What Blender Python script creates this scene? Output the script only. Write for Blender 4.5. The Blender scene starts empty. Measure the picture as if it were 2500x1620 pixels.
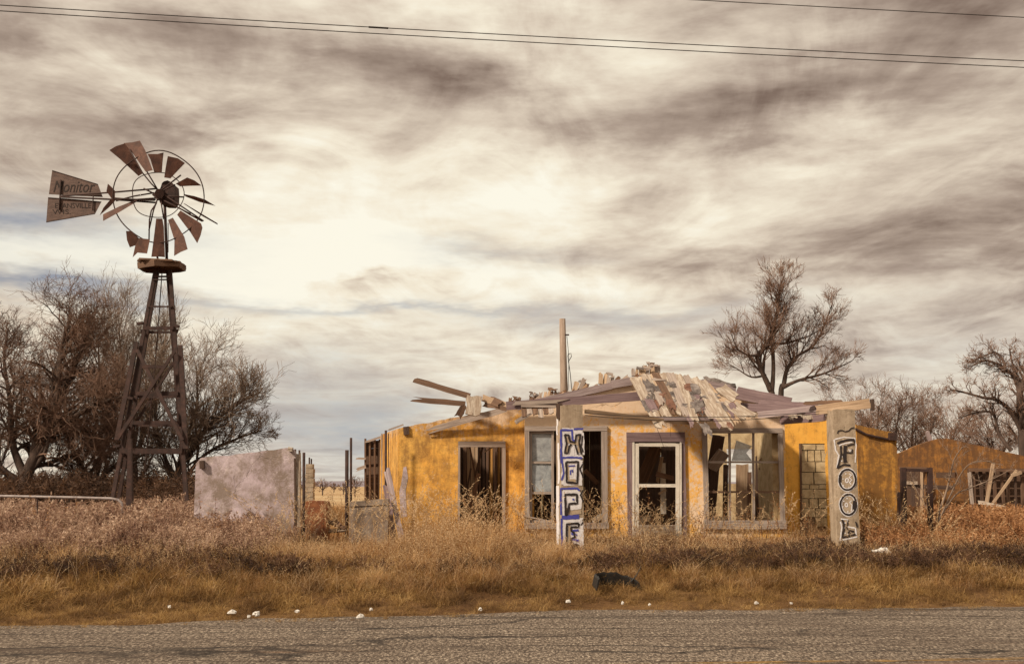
import bpy, math, random
from mathutils import Vector, Matrix, noise
sc = bpy.context.scene
COL = sc.collection
R = random.Random(11)
V = Vector
rad = math.radians

# ------------------------------------------------------------------ camera
F, CX, CY, CH = 2800.0, 1250.0, 810.0, 1.6          # focal length in photo pixels, eye 1.6 m above the road
TH = math.atan(375.0 / F)
cam = bpy.data.cameras.new('camera'); cam.sensor_width = 36; cam.lens = F / 2500 * 36
cam.clip_start = 0.1; cam.clip_end = 6000
camo = bpy.data.objects.new('camera', cam); COL.objects.link(camo)
camo.location = (0, 0, CH); camo.rotation_euler = (math.pi / 2 + TH, 0, 0)
sc.camera = camo
sc.view_settings.view_transform = 'Standard'; sc.view_settings.look = 'None'
sc.view_settings.exposure = 0.06; sc.view_settings.gamma = 1.0

cy = sc.cycles
cy.max_bounces = 4; cy.diffuse_bounces = 2; cy.glossy_bounces = 2; cy.transmission_bounces = 2; cy.transparent_max_bounces = 6; cy.sample_clamp_indirect = 4.0
SUN_EL, SUN_AZ = rad(36), rad(-126)                  # azimuth from +Y (view direction), clockwise; light from front left

# ------------------------------------------------------------------ node helpers
class NT:
    def __init__(s, tree): s.t = tree; s.n = tree.nodes; s.l = tree.links
    def new(s, typ, **kw):
        n = s.n.new(typ)
        for k, v in kw.items(): setattr(n, k, v)
        return n
    def put(s, sock, val):
        if hasattr(val, 'is_output') or isinstance(val, bpy.types.NodeSocket): s.l.new(val, sock)
        elif val is not None: sock.default_value = val
    def m(s, op, a, b=None, c=None, clamp=False):
        n = s.new('ShaderNodeMath', operation=op); n.use_clamp = clamp
        s.put(n.inputs[0], a)
        if b is not None: s.put(n.inputs[1], b)
        if c is not None: s.put(n.inputs[2], c)
        return n.outputs[0]
    def vm(s, op, a, b=None):
        n = s.new('ShaderNodeVectorMath', operation=op); s.put(n.inputs[0], a)
        if b is not None: s.put(n.inputs[1], b)
        return n.outputs[0]
    def noise(s, vec, scale, detail=6, rough=0.55, dist=0.0):
        n = s.new('ShaderNodeTexNoise'); s.put(n.inputs['Vector'], vec)
        n.inputs['Scale'].default_value = scale; n.inputs['Detail'].default_value = detail
        n.inputs['Roughness'].default_value = rough; n.inputs['Distortion'].default_value = dist
        return n.outputs['Fac']
    def ramp(s, fac, stops, interp='LINEAR'):
        n = s.new('ShaderNodeValToRGB'); n.color_ramp.interpolation = interp
        e = n.color_ramp.elements
        while len(e) < len(stops): e.new(0.5)
        for i, (p, c) in enumerate(stops):
            e[i].position = p
            if not hasattr(c, '__len__'): c = (c, c, c)
            e[i].color = (c[0], c[1], c[2], 1)
        s.put(n.inputs[0], fac); return n.outputs[0]
    def mix(s, fac, a, b, typ='MIX'):
        n = s.new('ShaderNodeMix', data_type='RGBA', blend_type=typ)
        s.put(n.inputs[0], fac)
        for i, x in ((6, a), (7, b)):
            if isinstance(x, tuple): x = (x[0], x[1], x[2], 1)
            s.put(n.inputs[i], x)
        return n.outputs[2]
    def mapr(s, v, a, b, c=0.0, d=1.0):
        n = s.new('ShaderNodeMapRange'); s.put(n.inputs[0], v)
        for i, x in enumerate((a, b, c, d)): n.inputs[i + 1].default_value = x
        return n.outputs[0]
    def scale(s, vec, sv, rot=(0, 0, 0), loc=(0, 0, 0)):
        n = s.new('ShaderNodeMapping'); s.put(n.inputs[0], vec)
        n.inputs['Location'].default_value = loc; n.inputs['Rotation'].default_value = rot; n.inputs['Scale'].default_value = sv
        return n.outputs[0]

# ------------------------------------------------------------------ sky
def build_world():
    w = bpy.data.worlds.new('World'); sc.world = w; w.use_nodes = True
    w.cycles.sampling_method = 'MANUAL'; w.cycles.sample_map_resolution = 256
    t = NT(w.node_tree); t.n.clear()
    out = t.new('ShaderNodeOutputWorld'); bg = t.new('ShaderNodeBackground')
    bg.inputs['Strength'].default_value = 0.1
    t.l.new(bg.outputs[0], out.inputs[0])
    sky = t.new('ShaderNodeTexSky', sky_type='NISHITA'); sky.sun_disc = False
    sky.sun_elevation = SUN_EL; sky.sun_rotation = SUN_AZ
    sky.air_density = 1.0; sky.dust_density = 2.0
    d = t.new('ShaderNodeTexCoord').outputs['Generated']
    sp = t.new('ShaderNodeSeparateXYZ'); t.l.new(d, sp.inputs[0]); x, y, z = sp.outputs
    az = t.m('MULTIPLY', t.m('ARCTAN2', x, y), 57.2958)
    el = t.m('MULTIPLY', t.m('ARCSINE', z), 57.2958)
    # ragged edges on the broad tonal masses
    wn = t.new('ShaderNodeTexNoise'); t.put(wn.inputs['Vector'], t.scale(d, (1.2, 1.2, 4.5)))
    wn.inputs['Scale'].default_value = 5.0; wn.inputs['Detail'].default_value = 5; wn.inputs['Roughness'].default_value = 0.62
    ws = t.new('ShaderNodeSeparateXYZ'); t.l.new(wn.outputs['Color'], ws.inputs[0])
    az = t.m('ADD', az, t.m('MULTIPLY', t.m('SUBTRACT', ws.outputs[0], 0.5), 15.0))
    el = t.m('ADD', el, t.m('MULTIPLY', t.m('SUBTRACT', ws.outputs[1], 0.5), 4.6))
    ae = t.new('ShaderNodeCombineXYZ'); t.put(ae.inputs[0], az); t.put(ae.inputs[1], el); ae = ae.outputs[0]
    def blob(prev, px, py, sx, sy, amp, tilt=0.0):       # one soft mass of brighter or darker cloud
        mp = t.new('ShaderNodeMapping', vector_type='TEXTURE'); t.l.new(ae, mp.inputs[0])
        mp.inputs['Location'].default_value = ((px - 1250) / 48.9, (1185 - py) / 48.9, 0); mp.inputs['Rotation'].default_value = (0, 0, tilt); mp.inputs['Scale'].default_value = (sx * 2.9, sy * 2.9, 1)
        gr = t.new('ShaderNodeTexGradient', gradient_type='QUADRATIC_SPHERE'); t.l.new(mp.outputs[0], gr.inputs[0])
        return t.m('MULTIPLY_ADD', gr.outputs['Fac'], amp * 1.25, prev)
    def total(bl):
        s = 0.0
        for b in bl: s = blob(s, *b)
        return s
    tone = total([(880, 600, 6.0, 2.0, .30), (1050, 680, 11, 0.9, .16, -.03), (180, 665, 7, 1.0, .30, -.04), (900, 880, 11, 3.2, .13),
                  (650, 350, 7, 2.2, .08), (980, 30, 5, 1.6, .24), (250, 80, 5, 1.8, .14), (330, 230, 4, 1.0, .10), (1500, 480, 12, 1.8, .10),
                  (60, 190, 4.5, 2.6, -.33), (820, 160, 3.6, 1.3, -.27), (1230, 195, 3.2, 1.2, -.30), (2400, 110, 6.5, 2.6, -.33),
                  (1860, 280, 7, 1.2, -.26, .18), (2350, 620, 7.5, 2.6, -.26), (1330, 340, 8, .7, -.14, -.06), (430, 370, 7, .9, -.20, -.1),
                  (420, 140, 2.4, .9, -.2), (40, 470, 4, 1.3, -.12), (1750, 30, 6, 1.2, -.16), (900, 690, 3.4, .35, -.24), (1100, 960, 6, .6, -.12), (1700, 640, 6, .9, -.12)])
    den = t.m('MAXIMUM', t.m('ADD', t.m('ABSOLUTE', z), 0.07), 0.05)
    cmb = t.new('ShaderNodeCombineXYZ'); t.put(cmb.inputs[0], t.m('DIVIDE', x, den)); t.put(cmb.inputs[1], t.m('DIVIDE', y, den))
    p = cmb.outputs[0]
    n1 = t.noise(t.scale(p, (0.8, 0.8, 1), (0, 0, rad(14))), 1.25, 7, 0.56, 0.9)
    n2 = t.noise(t.scale(p, (1.25, 0.62, 1), (0, 0, rad(-38)), (3.1, 1.7, 0)), 1.9, 7, 0.60, 1.3)
    n3 = t.noise(t.scale(d, (1.0, 1.0, 3.4)), 16, 4, 0.62, 0.0)
    dens = t.m('ADD', tone, 0.69)
    dens = t.m('ADD', dens, t.m('MULTIPLY', t.m('SUBTRACT', n1, 0.5), 0.85))
    dens = t.m('ADD', dens, t.m('MULTIPLY', t.m('SUBTRACT', n2, 0.5), 0.72))
    dens = t.m('ADD', dens, t.m('MULTIPLY', t.m('SUBTRACT', n3, 0.5), 0.42))
    cloud = t.ramp(dens, [(0.0, (.12, .078, .06)), (.22, (.225, .16, .125)), (.45, (.44, .345, .275)), (.66, (.72, .61, .485)), (.84, (.92, .83, .665)), (1.0, (1.0, .955, .81))])
    gap = total([(20, 590, 5.0, 0.9, 1.0, -.05), (150, 738, 6, .5, .8, -.03), (950, 752, 9, .20, .4), (1500, 770, 6, .7, .35), (880, 1060, 4.5, 2.3, .7), (560, 1000, 5, 2.0, .3), (2250, 900, 6, 2.0, .25), (1260, 620, 2.5, .4, .35)])
    gap = t.m('MULTIPLY', gap, t.m('ADD', 0.45, t.m('MULTIPLY', n2, 1.0)), clamp=True)
    # thin blue air between the clouds: the physical sky, dimmed by the cloud veil in front of it
    blue = t.mix(0.80, t.mix(1.0, sky.outputs[0], (.55, .55, .62), 'MULTIPLY'), (3.4, 3.5, 3.9))
    lift = t.new('ShaderNodeVectorMath', operation='SCALE'); t.put(lift.inputs[0], cloud); lift.inputs['Scale'].default_value = 9.4
    hz = t.mapr(el, 0.5, 6.0, 0.55, 0.0)
    blue = t.mix(t.m('MAXIMUM', hz, 0.0), blue, (6.6, 6.7, 6.4))
    col = t.mix(gap, lift.outputs[0], blue)
    t.l.new(col, bg.inputs['Color'])
build_world()
sun = bpy.data.lights.new('sun', 'SUN'); sun.energy = 4.6; sun.angle = rad(5); sun.color = (1.0, .86, .67)
suno = bpy.data.objects.new('sun', sun); COL.objects.link(suno)
sd = V((math.sin(SUN_AZ) * math.cos(SUN_EL), math.cos(SUN_AZ) * math.cos(SUN_EL), math.sin(SUN_EL)))
suno.rotation_euler = (-sd).to_track_quat('-Z', 'Y').to_euler(); suno.location = sd * 60

# ------------------------------------------------------------------ pixel -> place
def P(px, py, D):
    u = (px - CX) / F; v = (CY - py) / F
    dy = math.cos(TH) - v * math.sin(TH); dz = math.sin(TH) + v * math.cos(TH)
    k = D / dy
    return V((u * k, D, CH + dz * k))
EDGE = [(-60, 4.5), (-14, 12.2), (-5.98, 13.45), (-2.28, 14.3), (.81, 15.2), (7.0, 15.6), (20, 16.3), (60, 18.0)]
def edge_y(x):
    for (a, b), (c, d) in zip(EDGE, EDGE[1:]):
        if x <= c: return b + (d - b) * (x - a) / (c - a)
    return EDGE[-1][1]
GZ = 0.38
def gz(x, y):
    e = edge_y(x)
    s = min(1, max(0, (y - e) / 3.6)); s = s * s * (3 - 2 * s)
    b = (0.05 * noise.noise((x * .55, y * .55, 0)) + .075 * noise.noise((x * 1.3, y * 1.1, 5)) * (1 if y < 22 else 0)) * min(1, max(0, (y - e) / 1.5)) if y < 60 else 0
    return GZ * s + b - (0.012 if y > e - .3 else 0.0)

# ------------------------------------------------------------------ mesh builder
class MB:
    def __init__(s): s.v = []; s.f = []; s.u = []; s.mi = []
    def add(s, vs): b = len(s.v); s.v.extend(vs); return b
    def face(s, idx, uv=None, m=0):
        s.f.append(tuple(idx)); s.u.append(uv); s.mi.append(m)
    def box(s, c, size, rot=None, m=0, jit=0):
        c = V(c); h = V(size) / 2
        vs = []
        for k in range(8):
            p = V((h.x if k & 1 else -h.x, h.y if k & 2 else -h.y, h.z if k & 4 else -h.z))
            if jit: p += V((R.uniform(-jit, jit), R.uniform(-jit, jit), R.uniform(-jit, jit)))
            if rot: p = rot @ p
            vs.append(c + p)
        b = s.add(vs)
        for q in ((0, 2, 3, 1), (4, 5, 7, 6), (0, 1, 5, 4), (2, 6, 7, 3), (0, 4, 6, 2), (1, 3, 7, 5)):
            s.face([b + i for i in q], None, m)
        return s
    def tube(s, pts, r, n=6, m=0, caps=True, rr=None):
        pts = [V(p) for p in pts]; k = len(pts)
        if not hasattr(r, '__len__'): r = [r] * k
        if len(r) == 2 and k > 2: r = [r[0] + (r[1] - r[0]) * i / (k - 1) for i in range(k)]
        rings = []; ref = None
        for i, p in enumerate(pts):
            d = (pts[min(i + 1, k - 1)] - pts[max(i - 1, 0)])
            if d.length < 1e-9: d = V((0, 0, 1))
            d.normalize()
            if ref is None: ref = d.orthogonal().normalized()
            ref = (ref - d * ref.dot(d))
            ref = ref.normalized() if ref.length > 1e-6 else d.orthogonal().normalized()
            bi = d.cross(ref)
            rings.append(s.add([p + (ref * math.cos(2 * math.pi * j / n) + bi * math.sin(2 * math.pi * j / n)) * r[i] for j in range(n)]))
        for a, b in zip(rings, rings[1:]):
            for j in range(n):
                j2 = (j + 1) % n
                s.face((a + j, a + j2, b + j2, b + j), None, m)
        if caps:
            s.face([rings[0] + j for j in reversed(range(n))], None, m); s.face([rings[-1] + j for j in range(n)], None, m)
        return s
    def prism(s, poly, off, m=0):
        poly = [V(p) for p in poly]; off = V(off); n = len(poly)
        a = s.add(poly); b = s.add([p + off for p in poly])
        s.face([a + i for i in range(n)], None, m); s.face([b + i for i in reversed(range(n))], None, m)
        for i in range(n):
            j = (i + 1) % n; s.face((a + j, a + i, b + i, b + j), None, m)
        return s
    def plank(s, p0, p1, w, t, nrm=(0, -1, 0), ns=4, nw=3, jag0=0.0, jag1=0.0, bow=0.0, edge=0.0, m=0):
        p0 = V(p0); p1 = V(p1); ax = p1 - p0; L = ax.length; ax.normalize()
        nr = V(nrm); nr = (nr - ax * nr.dot(ax))
        nr = nr.normalized() if nr.length > 1e-5 else ax.orthogonal().normalized()
        sd_ = ax.cross(nr)
        uo, vo = R.uniform(0, 50), R.uniform(0, 50)
        def off(i, j, o):
            f = i / ns
            if i == 0: f = R.uniform(0, jag0) / L if jag0 else 0.0
            if i == ns: f = 1 - (R.uniform(0, jag1) / L if jag1 else 0.0)
            return f
        g = {}
        cols = [(-.5 + j / nw) * w for j in range(nw + 1)]
        f0 = [off(0, j, 0) for j in range(nw + 1)]; f1 = [off(ns, j, 0) for j in range(nw + 1)]
        eL = [R.uniform(-edge, edge) for _ in range(ns + 1)]; eR = [R.uniform(-edge, edge) for _ in range(ns + 1)]
        for side in (0, 1):
            for i in range(ns + 1):
                for j in range(nw + 1):
                    f = f0[j] + (f1[j] - f0[j]) * i / ns
                    cc = cols[j] + (eL[i] if j == 0 else eR[i] if j == nw else 0)
                    q = p0 + ax * (L * f) + sd_ * cc + nr * ((t / 2 if side == 0 else -t / 2) + bow * 4 * f * (1 - f))
                    g[side, i, j] = (s.add([q]), (uo + L * f, vo + cc))
        def F4(k):
            s.face([g[q][0] for q in k], [g[q][1] for q in k], m)
        for i in range(ns):
            for j in range(nw):
                F4([(0, i, j), (0, i + 1, j), (0, i + 1, j + 1), (0, i, j + 1)])
                F4([(1, i, j), (1, i, j + 1), (1, i + 1, j + 1), (1, i + 1, j)])
            F4([(0, i, 0), (1, i, 0), (1, i + 1, 0), (0, i + 1, 0)]); F4([(0, i, nw), (0, i + 1, nw), (1, i + 1, nw), (1, i, nw)])
        for j in range(nw):
            F4([(0, 0, j), (0, 0, j + 1), (1, 0, j + 1), (1, 0, j)]); F4([(0, ns, j), (1, ns, j), (1, ns, j + 1), (0, ns, j + 1)])
        return s
    def ribbon(s, pts, w, nrm, m=0):
        pts = [V(p) for p in pts]; nrm = V(nrm); n = len(pts); idx = []
        for i, p in enumerate(pts):
            d = (pts[min(i + 1, n - 1)] - pts[max(i - 1, 0)])
            d = d.normalized() if d.length > 1e-9 else V((1, 0, 0))
            q = d.cross(nrm).normalized() * (w * R.uniform(.42, .58))
            idx.append(s.add([p - q, p + q]))
        for a, b in zip(idx, idx[1:]): s.face((a, a + 1, b + 1, b), None, m)
        return s
    def build(s, name, mats, parent=None, smooth=False):
        org = parent_world(parent)
        me = bpy.data.meshes.new(name)
        me.from_pydata([tuple(V(p) - org) for p in s.v], [], s.f)
        if any(u is not None for u in s.u):
            uv = me.uv_layers.new(name='UVMap'); d = []
            for f, u in zip(s.f, s.u):
                for i in range(len(f)): d += (u[i] if u else (0.0, 0.0))
            uv.data.foreach_set('uv', d)
        if not isinstance(mats, (list, tuple)): mats = [mats]
        for mm in mats: me.materials.append(mm)
        if len(mats) > 1: me.polygons.foreach_set('material_index', s.mi)
        if smooth: me.polygons.foreach_set('use_smooth', [True] * len(me.polygons))
        me.update()
        o = bpy.data.objects.new(name, me); COL.objects.link(o)
        if parent: o.parent = parent
        return o
LOC = {}
def parent_world(p):
    o = V((0, 0, 0))
    while p is not None: o += LOC.get(p.name, V((0, 0, 0))); p = p.parent
    return o
def thing(name, label, cat, loc, group=None):
    o = bpy.data.objects.new(name, None); COL.objects.link(o); o.location = loc; o.empty_display_size = .2
    LOC[o.name] = V(loc); return tag(o, label, cat, group)
def tag(o, label, cat, group=None):
    o['label'] = label; o['category'] = cat
    if group: o['group'] = group
    return o
def kind(o, k): o['kind'] = k; return o
def recentre(o):                      # put a one-mesh thing's origin at its base
    me = o.data; xs = [v.co for v in me.vertices]
    c = V((sum(v.x for v in xs) / len(xs), sum(v.y for v in xs) / len(xs), min(v.z for v in xs)))
    me.transform(Matrix.Translation(-c)); o.location = c; LOC[o.name] = c; return o

# ------------------------------------------------------------------ materials
def newmat(name):
    m = bpy.data.materials.new(name); m.use_nodes = True
    t = NT(m.node_tree); b = t.n['Principled BSDF']
    return m, t, b
def obj_co(t): return t.new('ShaderNodeTexCoord').outputs['Object']
def geo_co(t): return t.new('ShaderNodeNewGeometry').outputs['Position']
def bump(t, b, h, strength=.4, dist=.02):
    n = t.new('ShaderNodeBump'); n.inputs['Strength'].default_value = strength; n.inputs['Distance'].default_value = dist
    t.put(n.inputs['Height'], h); t.l.new(n.outputs[0], b.inputs['Normal'])
def wood(name, dark, mid, light, spots=None, paint=None, amount=.5, rough=.85):
    m, t, b = newmat(name); uv = t.new('ShaderNodeTexCoord').outputs['UV']
    g = t.noise(t.scale(uv, (1.4, 34, 1)), 1.0, 7, .65, .8)
    c = t.ramp(g, [(.25, dark), (.5, mid), (.75, light)])
    big = t.noise(geo_co(t), 2.3, 4, .6)
    c = t.mix(t.mapr(big, .35, .75, 0, .55), c, t.mix(.5, c, dark))
    h = g
    if paint:
        pm = t.noise(t.scale(uv, (2.5, 11, 1)), 1.6, 8, .7, .5)
        k = t.mapr(pm, amount - .05, amount + .05)
        c = t.mix(k, c, t.mix(t.noise(geo_co(t), 9, 5), paint, (paint[0] * .72, paint[1] * .66, paint[2] * .6)))
        h = t.m('ADD', g, t.m('MULTIPLY', k, .35))
    if spots:
        sp = t.noise(geo_co(t), 38, 3, .5); c = t.mix(t.mapr(sp, .64, .7), c, spots)
    t.l.new(c, b.inputs['Base Color']); b.inputs['Roughness'].default_value = rough
    bump(t, b, h, .7, .012); return m
def mottled(name, stops, scale=3, stretch=(1, 1, 1), rough=.85, bs=.4, bd=.01, detail=8, grain=40, metal=0):
    m, t, b = newmat(name); co = geo_co(t)
    n = t.noise(t.scale(co, stretch), scale, detail, .62, .4)
    c = t.ramp(n, stops); g = t.noise(co, grain, 4, .6)
    c = t.mix(t.mapr(g, .35, .7, .0, .35), c, t.mix(.6, c, stops[0][1]))
    t.l.new(c, b.inputs['Base Color']); b.inputs['Roughness'].default_value = rough; b.inputs['Metallic'].default_value = metal
    bump(t, b, t.m('ADD', g, n), bs, bd); return m
def stucco(name, base, deep, pale, dirt, pale_amt, dirt_amt, z_pale=None, blotch=2.2, streak=.42, dsc=5.2):
    m, t, b = newmat(name); co = geo_co(t)
    n = t.noise(co, blotch, 8, .68, .6); s = t.noise(t.scale(co, (7, 7, .8)), 1.0, 8, .7, .7)
    g = t.noise(co, 55, 4, .62); f = t.noise(co, 13, 8, .76, .15)
    c = t.mix(t.mapr(n, .3, .7), base, deep)
    pm = t.m('ADD', t.m('MULTIPLY', f, .55), t.m('MULTIPLY', t.noise(co, 1.25, 6, .6, .7), .45))
    if z_pale:
        sp = t.new('ShaderNodeSeparateXYZ'); t.l.new(co, sp.inputs[0])
        pm = t.m('ADD', pm, t.mapr(sp.outputs[2], z_pale[0], z_pale[1], 0, z_pale[2]))
    k = t.mapr(pm, pale_amt - .03, pale_amt + .035)
    c = t.mix(t.m('MULTIPLY', k, .88), c, t.mix(t.noise(co, 17, 4), pale, (pale[0] * .8, pale[1] * .72, pale[2] * .66)))
    dk = t.m('ADD', t.m('MULTIPLY', s, streak), t.m('MULTIPLY', t.noise(co, dsc, 10, .82, .15), 1 - streak))
    c = t.mix(t.m('MULTIPLY', t.mapr(dk, dirt_amt - .07, dirt_amt + .1), .8), c, dirt)
    c = t.mix(t.mapr(g, .60, .72, 0, .4), c, dirt)
    cr = t.new('ShaderNodeTexVoronoi', feature='DISTANCE_TO_EDGE'); t.put(cr.inputs['Vector'], t.vm('ADD', co, t.vm('MULTIPLY', wcol(t, co, 3.0), (.35, .35, .35)))); cr.inputs['Scale'].default_value = .8
    ck = t.mapr(cr.outputs['Distance'], .0, .006, 1, 0)
    ck = t.m('MULTIPLY', ck, t.mapr(n, .45, .6))
    c = t.mix(t.m('MULTIPLY', ck, .5), c, (dirt[0] * .5, dirt[1] * .5, dirt[2] * .5))
    t.l.new(c, b.inputs['Base Color']); b.inputs['Roughness'].default_value = .92
    bump(t, b, t.m('SUBTRACT', t.m('ADD', t.m('MULTIPLY', g, .5), t.m('MULTIPLY', f, .9)), t.m('ADD', t.m('MULTIPLY', k, .35), ck)), .55, .014); return m
def wcol(t, co, sc_):
    n = t.new('ShaderNodeTexNoise'); t.put(n.inputs['Vector'], co); n.inputs['Scale'].default_value = sc_; n.inputs['Detail'].default_value = 5
    return n.outputs['Color']
def flat(name, col, rough=.8, metal=0):
    m, t, b = newmat(name)
    n = t.noise(geo_co(t), 30, 4, .6)
    t.l.new(t.mix(t.mapr(n, .35, .7, 0, .45), col, (col[0] * .55, col[1] * .5, col[2] * .45)), b.inputs['Base Color'])
    b.inputs['Roughness'].default_value = rough; b.inputs['Metallic'].default_value = metal; bump(t, b, n, .25, .005); return m
def leafy(name, cols, trans=.35):
    m, t, b = newmat(name)
    rnd = t.new('ShaderNodeObjectInfo').outputs['Random']
    big = t.noise(geo_co(t), 1.1, 4, .65, .3)
    isl = t.new('ShaderNodeNewGeometry').outputs['Random Per Island']
    fac = t.m('ADD', t.m('MULTIPLY', t.m('ADD', rnd, isl), .29), t.m('MULTIPLY', t.mapr(big, .36, .64), .42))
    n = len(cols); c = t.ramp(fac, [(i / (n - 1), k) for i, k in enumerate(cols)])
    t.l.new(c, b.inputs['Base Color']); b.inputs['Roughness'].default_value = .75
    tr = t.new('ShaderNodeBsdfTranslucent'); t.l.new(c, tr.inputs[0])
    mx = t.new('ShaderNodeMixShader'); mx.inputs[0].default_value = trans
    t.l.new(b.outputs[0], mx.inputs[1]); t.l.new(tr.outputs[0], mx.inputs[2])
    t.l.new(mx.outputs[0], t.n['Material Output'].inputs[0]); return m

YEL, DEEP, PALE, DIRT = (.76, .37, .075), (.60, .24, .035), (.74, .52, .36), (.17, .085, .03)
M = dict(
    centre=stucco('stucco_centre', (.85, .50, .13), (.76, .36, .06), (.82, .66, .52), (.34, .15, .045), .515, .64, (2.35, 3.5, .20), 2.6),
    wing=stucco('stucco_wing', (.84, .48, .11), (.70, .33, .05), (.76, .60, .46), (.20, .095, .028), .59, .475, (2.5, 3.05, .16), 1.7, .28, 2.6),
    wingr=stucco('stucco_wing_smooth', (.84, .45, .085), (.76, .36, .05), (.76, .56, .36), (.22, .10, .03), .66, .56),
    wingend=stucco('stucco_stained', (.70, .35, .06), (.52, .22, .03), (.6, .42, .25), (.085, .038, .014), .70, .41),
    far=stucco('stucco_far', (.46, .20, .04), (.30, .12, .025), (.42, .27, .17), (.075, .036, .018), .64, .425, None, 1.0),
    lav=stucco('plaster_lavender', (.55, .45, .49), (.43, .34, .38), (.68, .59, .63), (.15, .105, .062), .53, .475, None, 2.0, .06, 1.7),
    conc=stucco('pillar_concrete', (.42, .325, .24), (.33, .25, .175), (.54, .44, .34), (.17, .115, .07), .55, .52, None, 3.2),
    block=mottled('cement_block', [(.28, (.26, .17, .09)), (.5, (.50, .37, .21)), (.72, (.62, .49, .31))], 5, bs=.5),
    grey=wood('wood_grey', (.14, .10, .085), (.34, .27, .23), (.50, .42, .37)),
    lavw=wood('wood_lavender', (.13, .09, .09), (.29, .22, .22), (.42, .34, .34)),
    purple=wood('wood_purple', (.085, .05, .055), (.19, .125, .13), (.28, .20, .20)),
    brown=wood('wood_brown', (.05, .028, .018), (.14, .075, .045), (.24, .14, .085)),
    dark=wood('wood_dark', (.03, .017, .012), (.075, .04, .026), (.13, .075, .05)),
    tan=wood('wood_tan', (.20, .12, .07), (.42, .29, .19), (.56, .42, .30)),
    pale=wood('wood_pale_paint', (.15, .10, .07), (.33, .25, .19), (.46, .38, .31), None, (.54, .47, .40), .52),
    white=wood('wood_white_paint', (.3, .26, .22), (.5, .45, .4), (.6, .55, .5), None, (.74, .69, .62), .40, .6),
    ochre=wood('wood_ochre', (.20, .09, .03), (.48, .24, .06), (.62, .34, .10)),
    tar=mottled('tar_paper', [(.3, (.045, .033, .03)), (.5, (.15, .12, .11)), (.7, (.34, .29, .265))], 6, bs=.8, bd=.03),
    rusttar=mottled('rust_shingle', [(.3, (.07, .03, .02)), (.55, (.20, .09, .055)), (.75, (.30, .18, .135))], 9, bs=.8, bd=.03),
    steel=mottled('rusted_steel', [(.3, (.018, .008, .006)), (.52, (.040, .017, .013)), (.72, (.075, .034, .025))], 7, bs=.3),
    blade=mottled('rusted_blade', [(.28, (.05, .02, .014)), (.5, (.105, .042, .027)), (.72, (.18, .08, .052))], 5, rough=.7, bs=.3),
    vane=mottled('vane_metal', [(.28, (.05, .025, .018)), (.5, (.10, .055, .042)), (.72, (.16, .095, .075))], 6, (1, 1, 3), rough=.7),
    rust=mottled('rust_orange', [(.28, (.08, .025, .01)), (.5, (.22, .07, .025)), (.74, (.36, .14, .05))], 4, (1, 1, 2)),
    pipe=mottled('galvanised_pipe', [(.3, (.16, .12, .11)), (.5, (.30, .25, .24)), (.7, (.40, .35, .34))], 8, rough=.5),
    trunk=mottled('bark', [(.3, (.03, .018, .013)), (.5, (.075, .045, .033)), (.7, (.14, .09, .07))], 6, (1, 1, .3), bs=.8, bd=.03),
    twig=mottled('twig_bark', [(.3, (.08, .042, .028)), (.5, (.17, .095, .063)), (.7, (.26, .155, .11))], 1.2, bs=.1),
    twigl=mottled('twig_bark_pale', [(.3, (.13, .085, .06)), (.5, (.21, .145, .105)), (.7, (.29, .205, .155))], 1.2, bs=.1),
    black=flat('spray_black', (.018, .010, .010)), wpaint=flat('spray_white', (.72, .69, .72)), blue=flat('spray_blue', (.055, .06, .34)), tanp=flat('spray_tan', (.42, .32, .22)),
    letter=flat('faded_lettering', (.022, .011, .008)), lettl=flat('faded_white_lettering', (.36, .28, .24)),
    wire=flat('black_wire', (.02, .014, .012)), rubber=flat('tyre_rubber', (.012, .010, .009), .6),
    litter=flat('white_litter', (.62, .59, .56)),
    straw=leafy('straw', [(.07, .028, .010), (.26, .12, .04), (.56, .33, .14), (.80, .58, .32)]),
    verge=leafy('verge_grass', [(.04, .018, .007), (.16, .08, .028), (.42, .25, .085), (.74, .52, .24)]),
    feather=leafy('feathery_weed', [(.08, .036, .024), (.27, .15, .10), (.56, .39, .28), (.80, .62, .48)]),
    broom=leafy('broomweed', [(.02, .010, .006), (.065, .032, .018), (.16, .08, .042), (.34, .19, .105)]),  # browns deepened, so dense patches also stand for shadow on the ground
    russet=leafy('russet_weed', [(.09, .036, .014), (.28, .12, .045), (.48, .25, .11), (.66, .44, .26)]),
    seed=leafy('seed_head', [(.50, .33, .18), (.66, .48, .29)]),
)
def glass_mat():
    m, t, b = newmat('dusty_glass'); n = t.noise(geo_co(t), 6, 6, .65, .5)
    t.l.new(t.ramp(n, [(.3, (.30, .32, .35)), (.7, (.50, .52, .53))]), b.inputs['Base Color'])
    b.inputs['Roughness'].default_value = .12; b.inputs['Specular IOR Level'].default_value = .7
    t.l.new(t.mapr(n, .3, .7, .45, .8), b.inputs['Alpha']); return m
M['glass'] = glass_mat()

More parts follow.
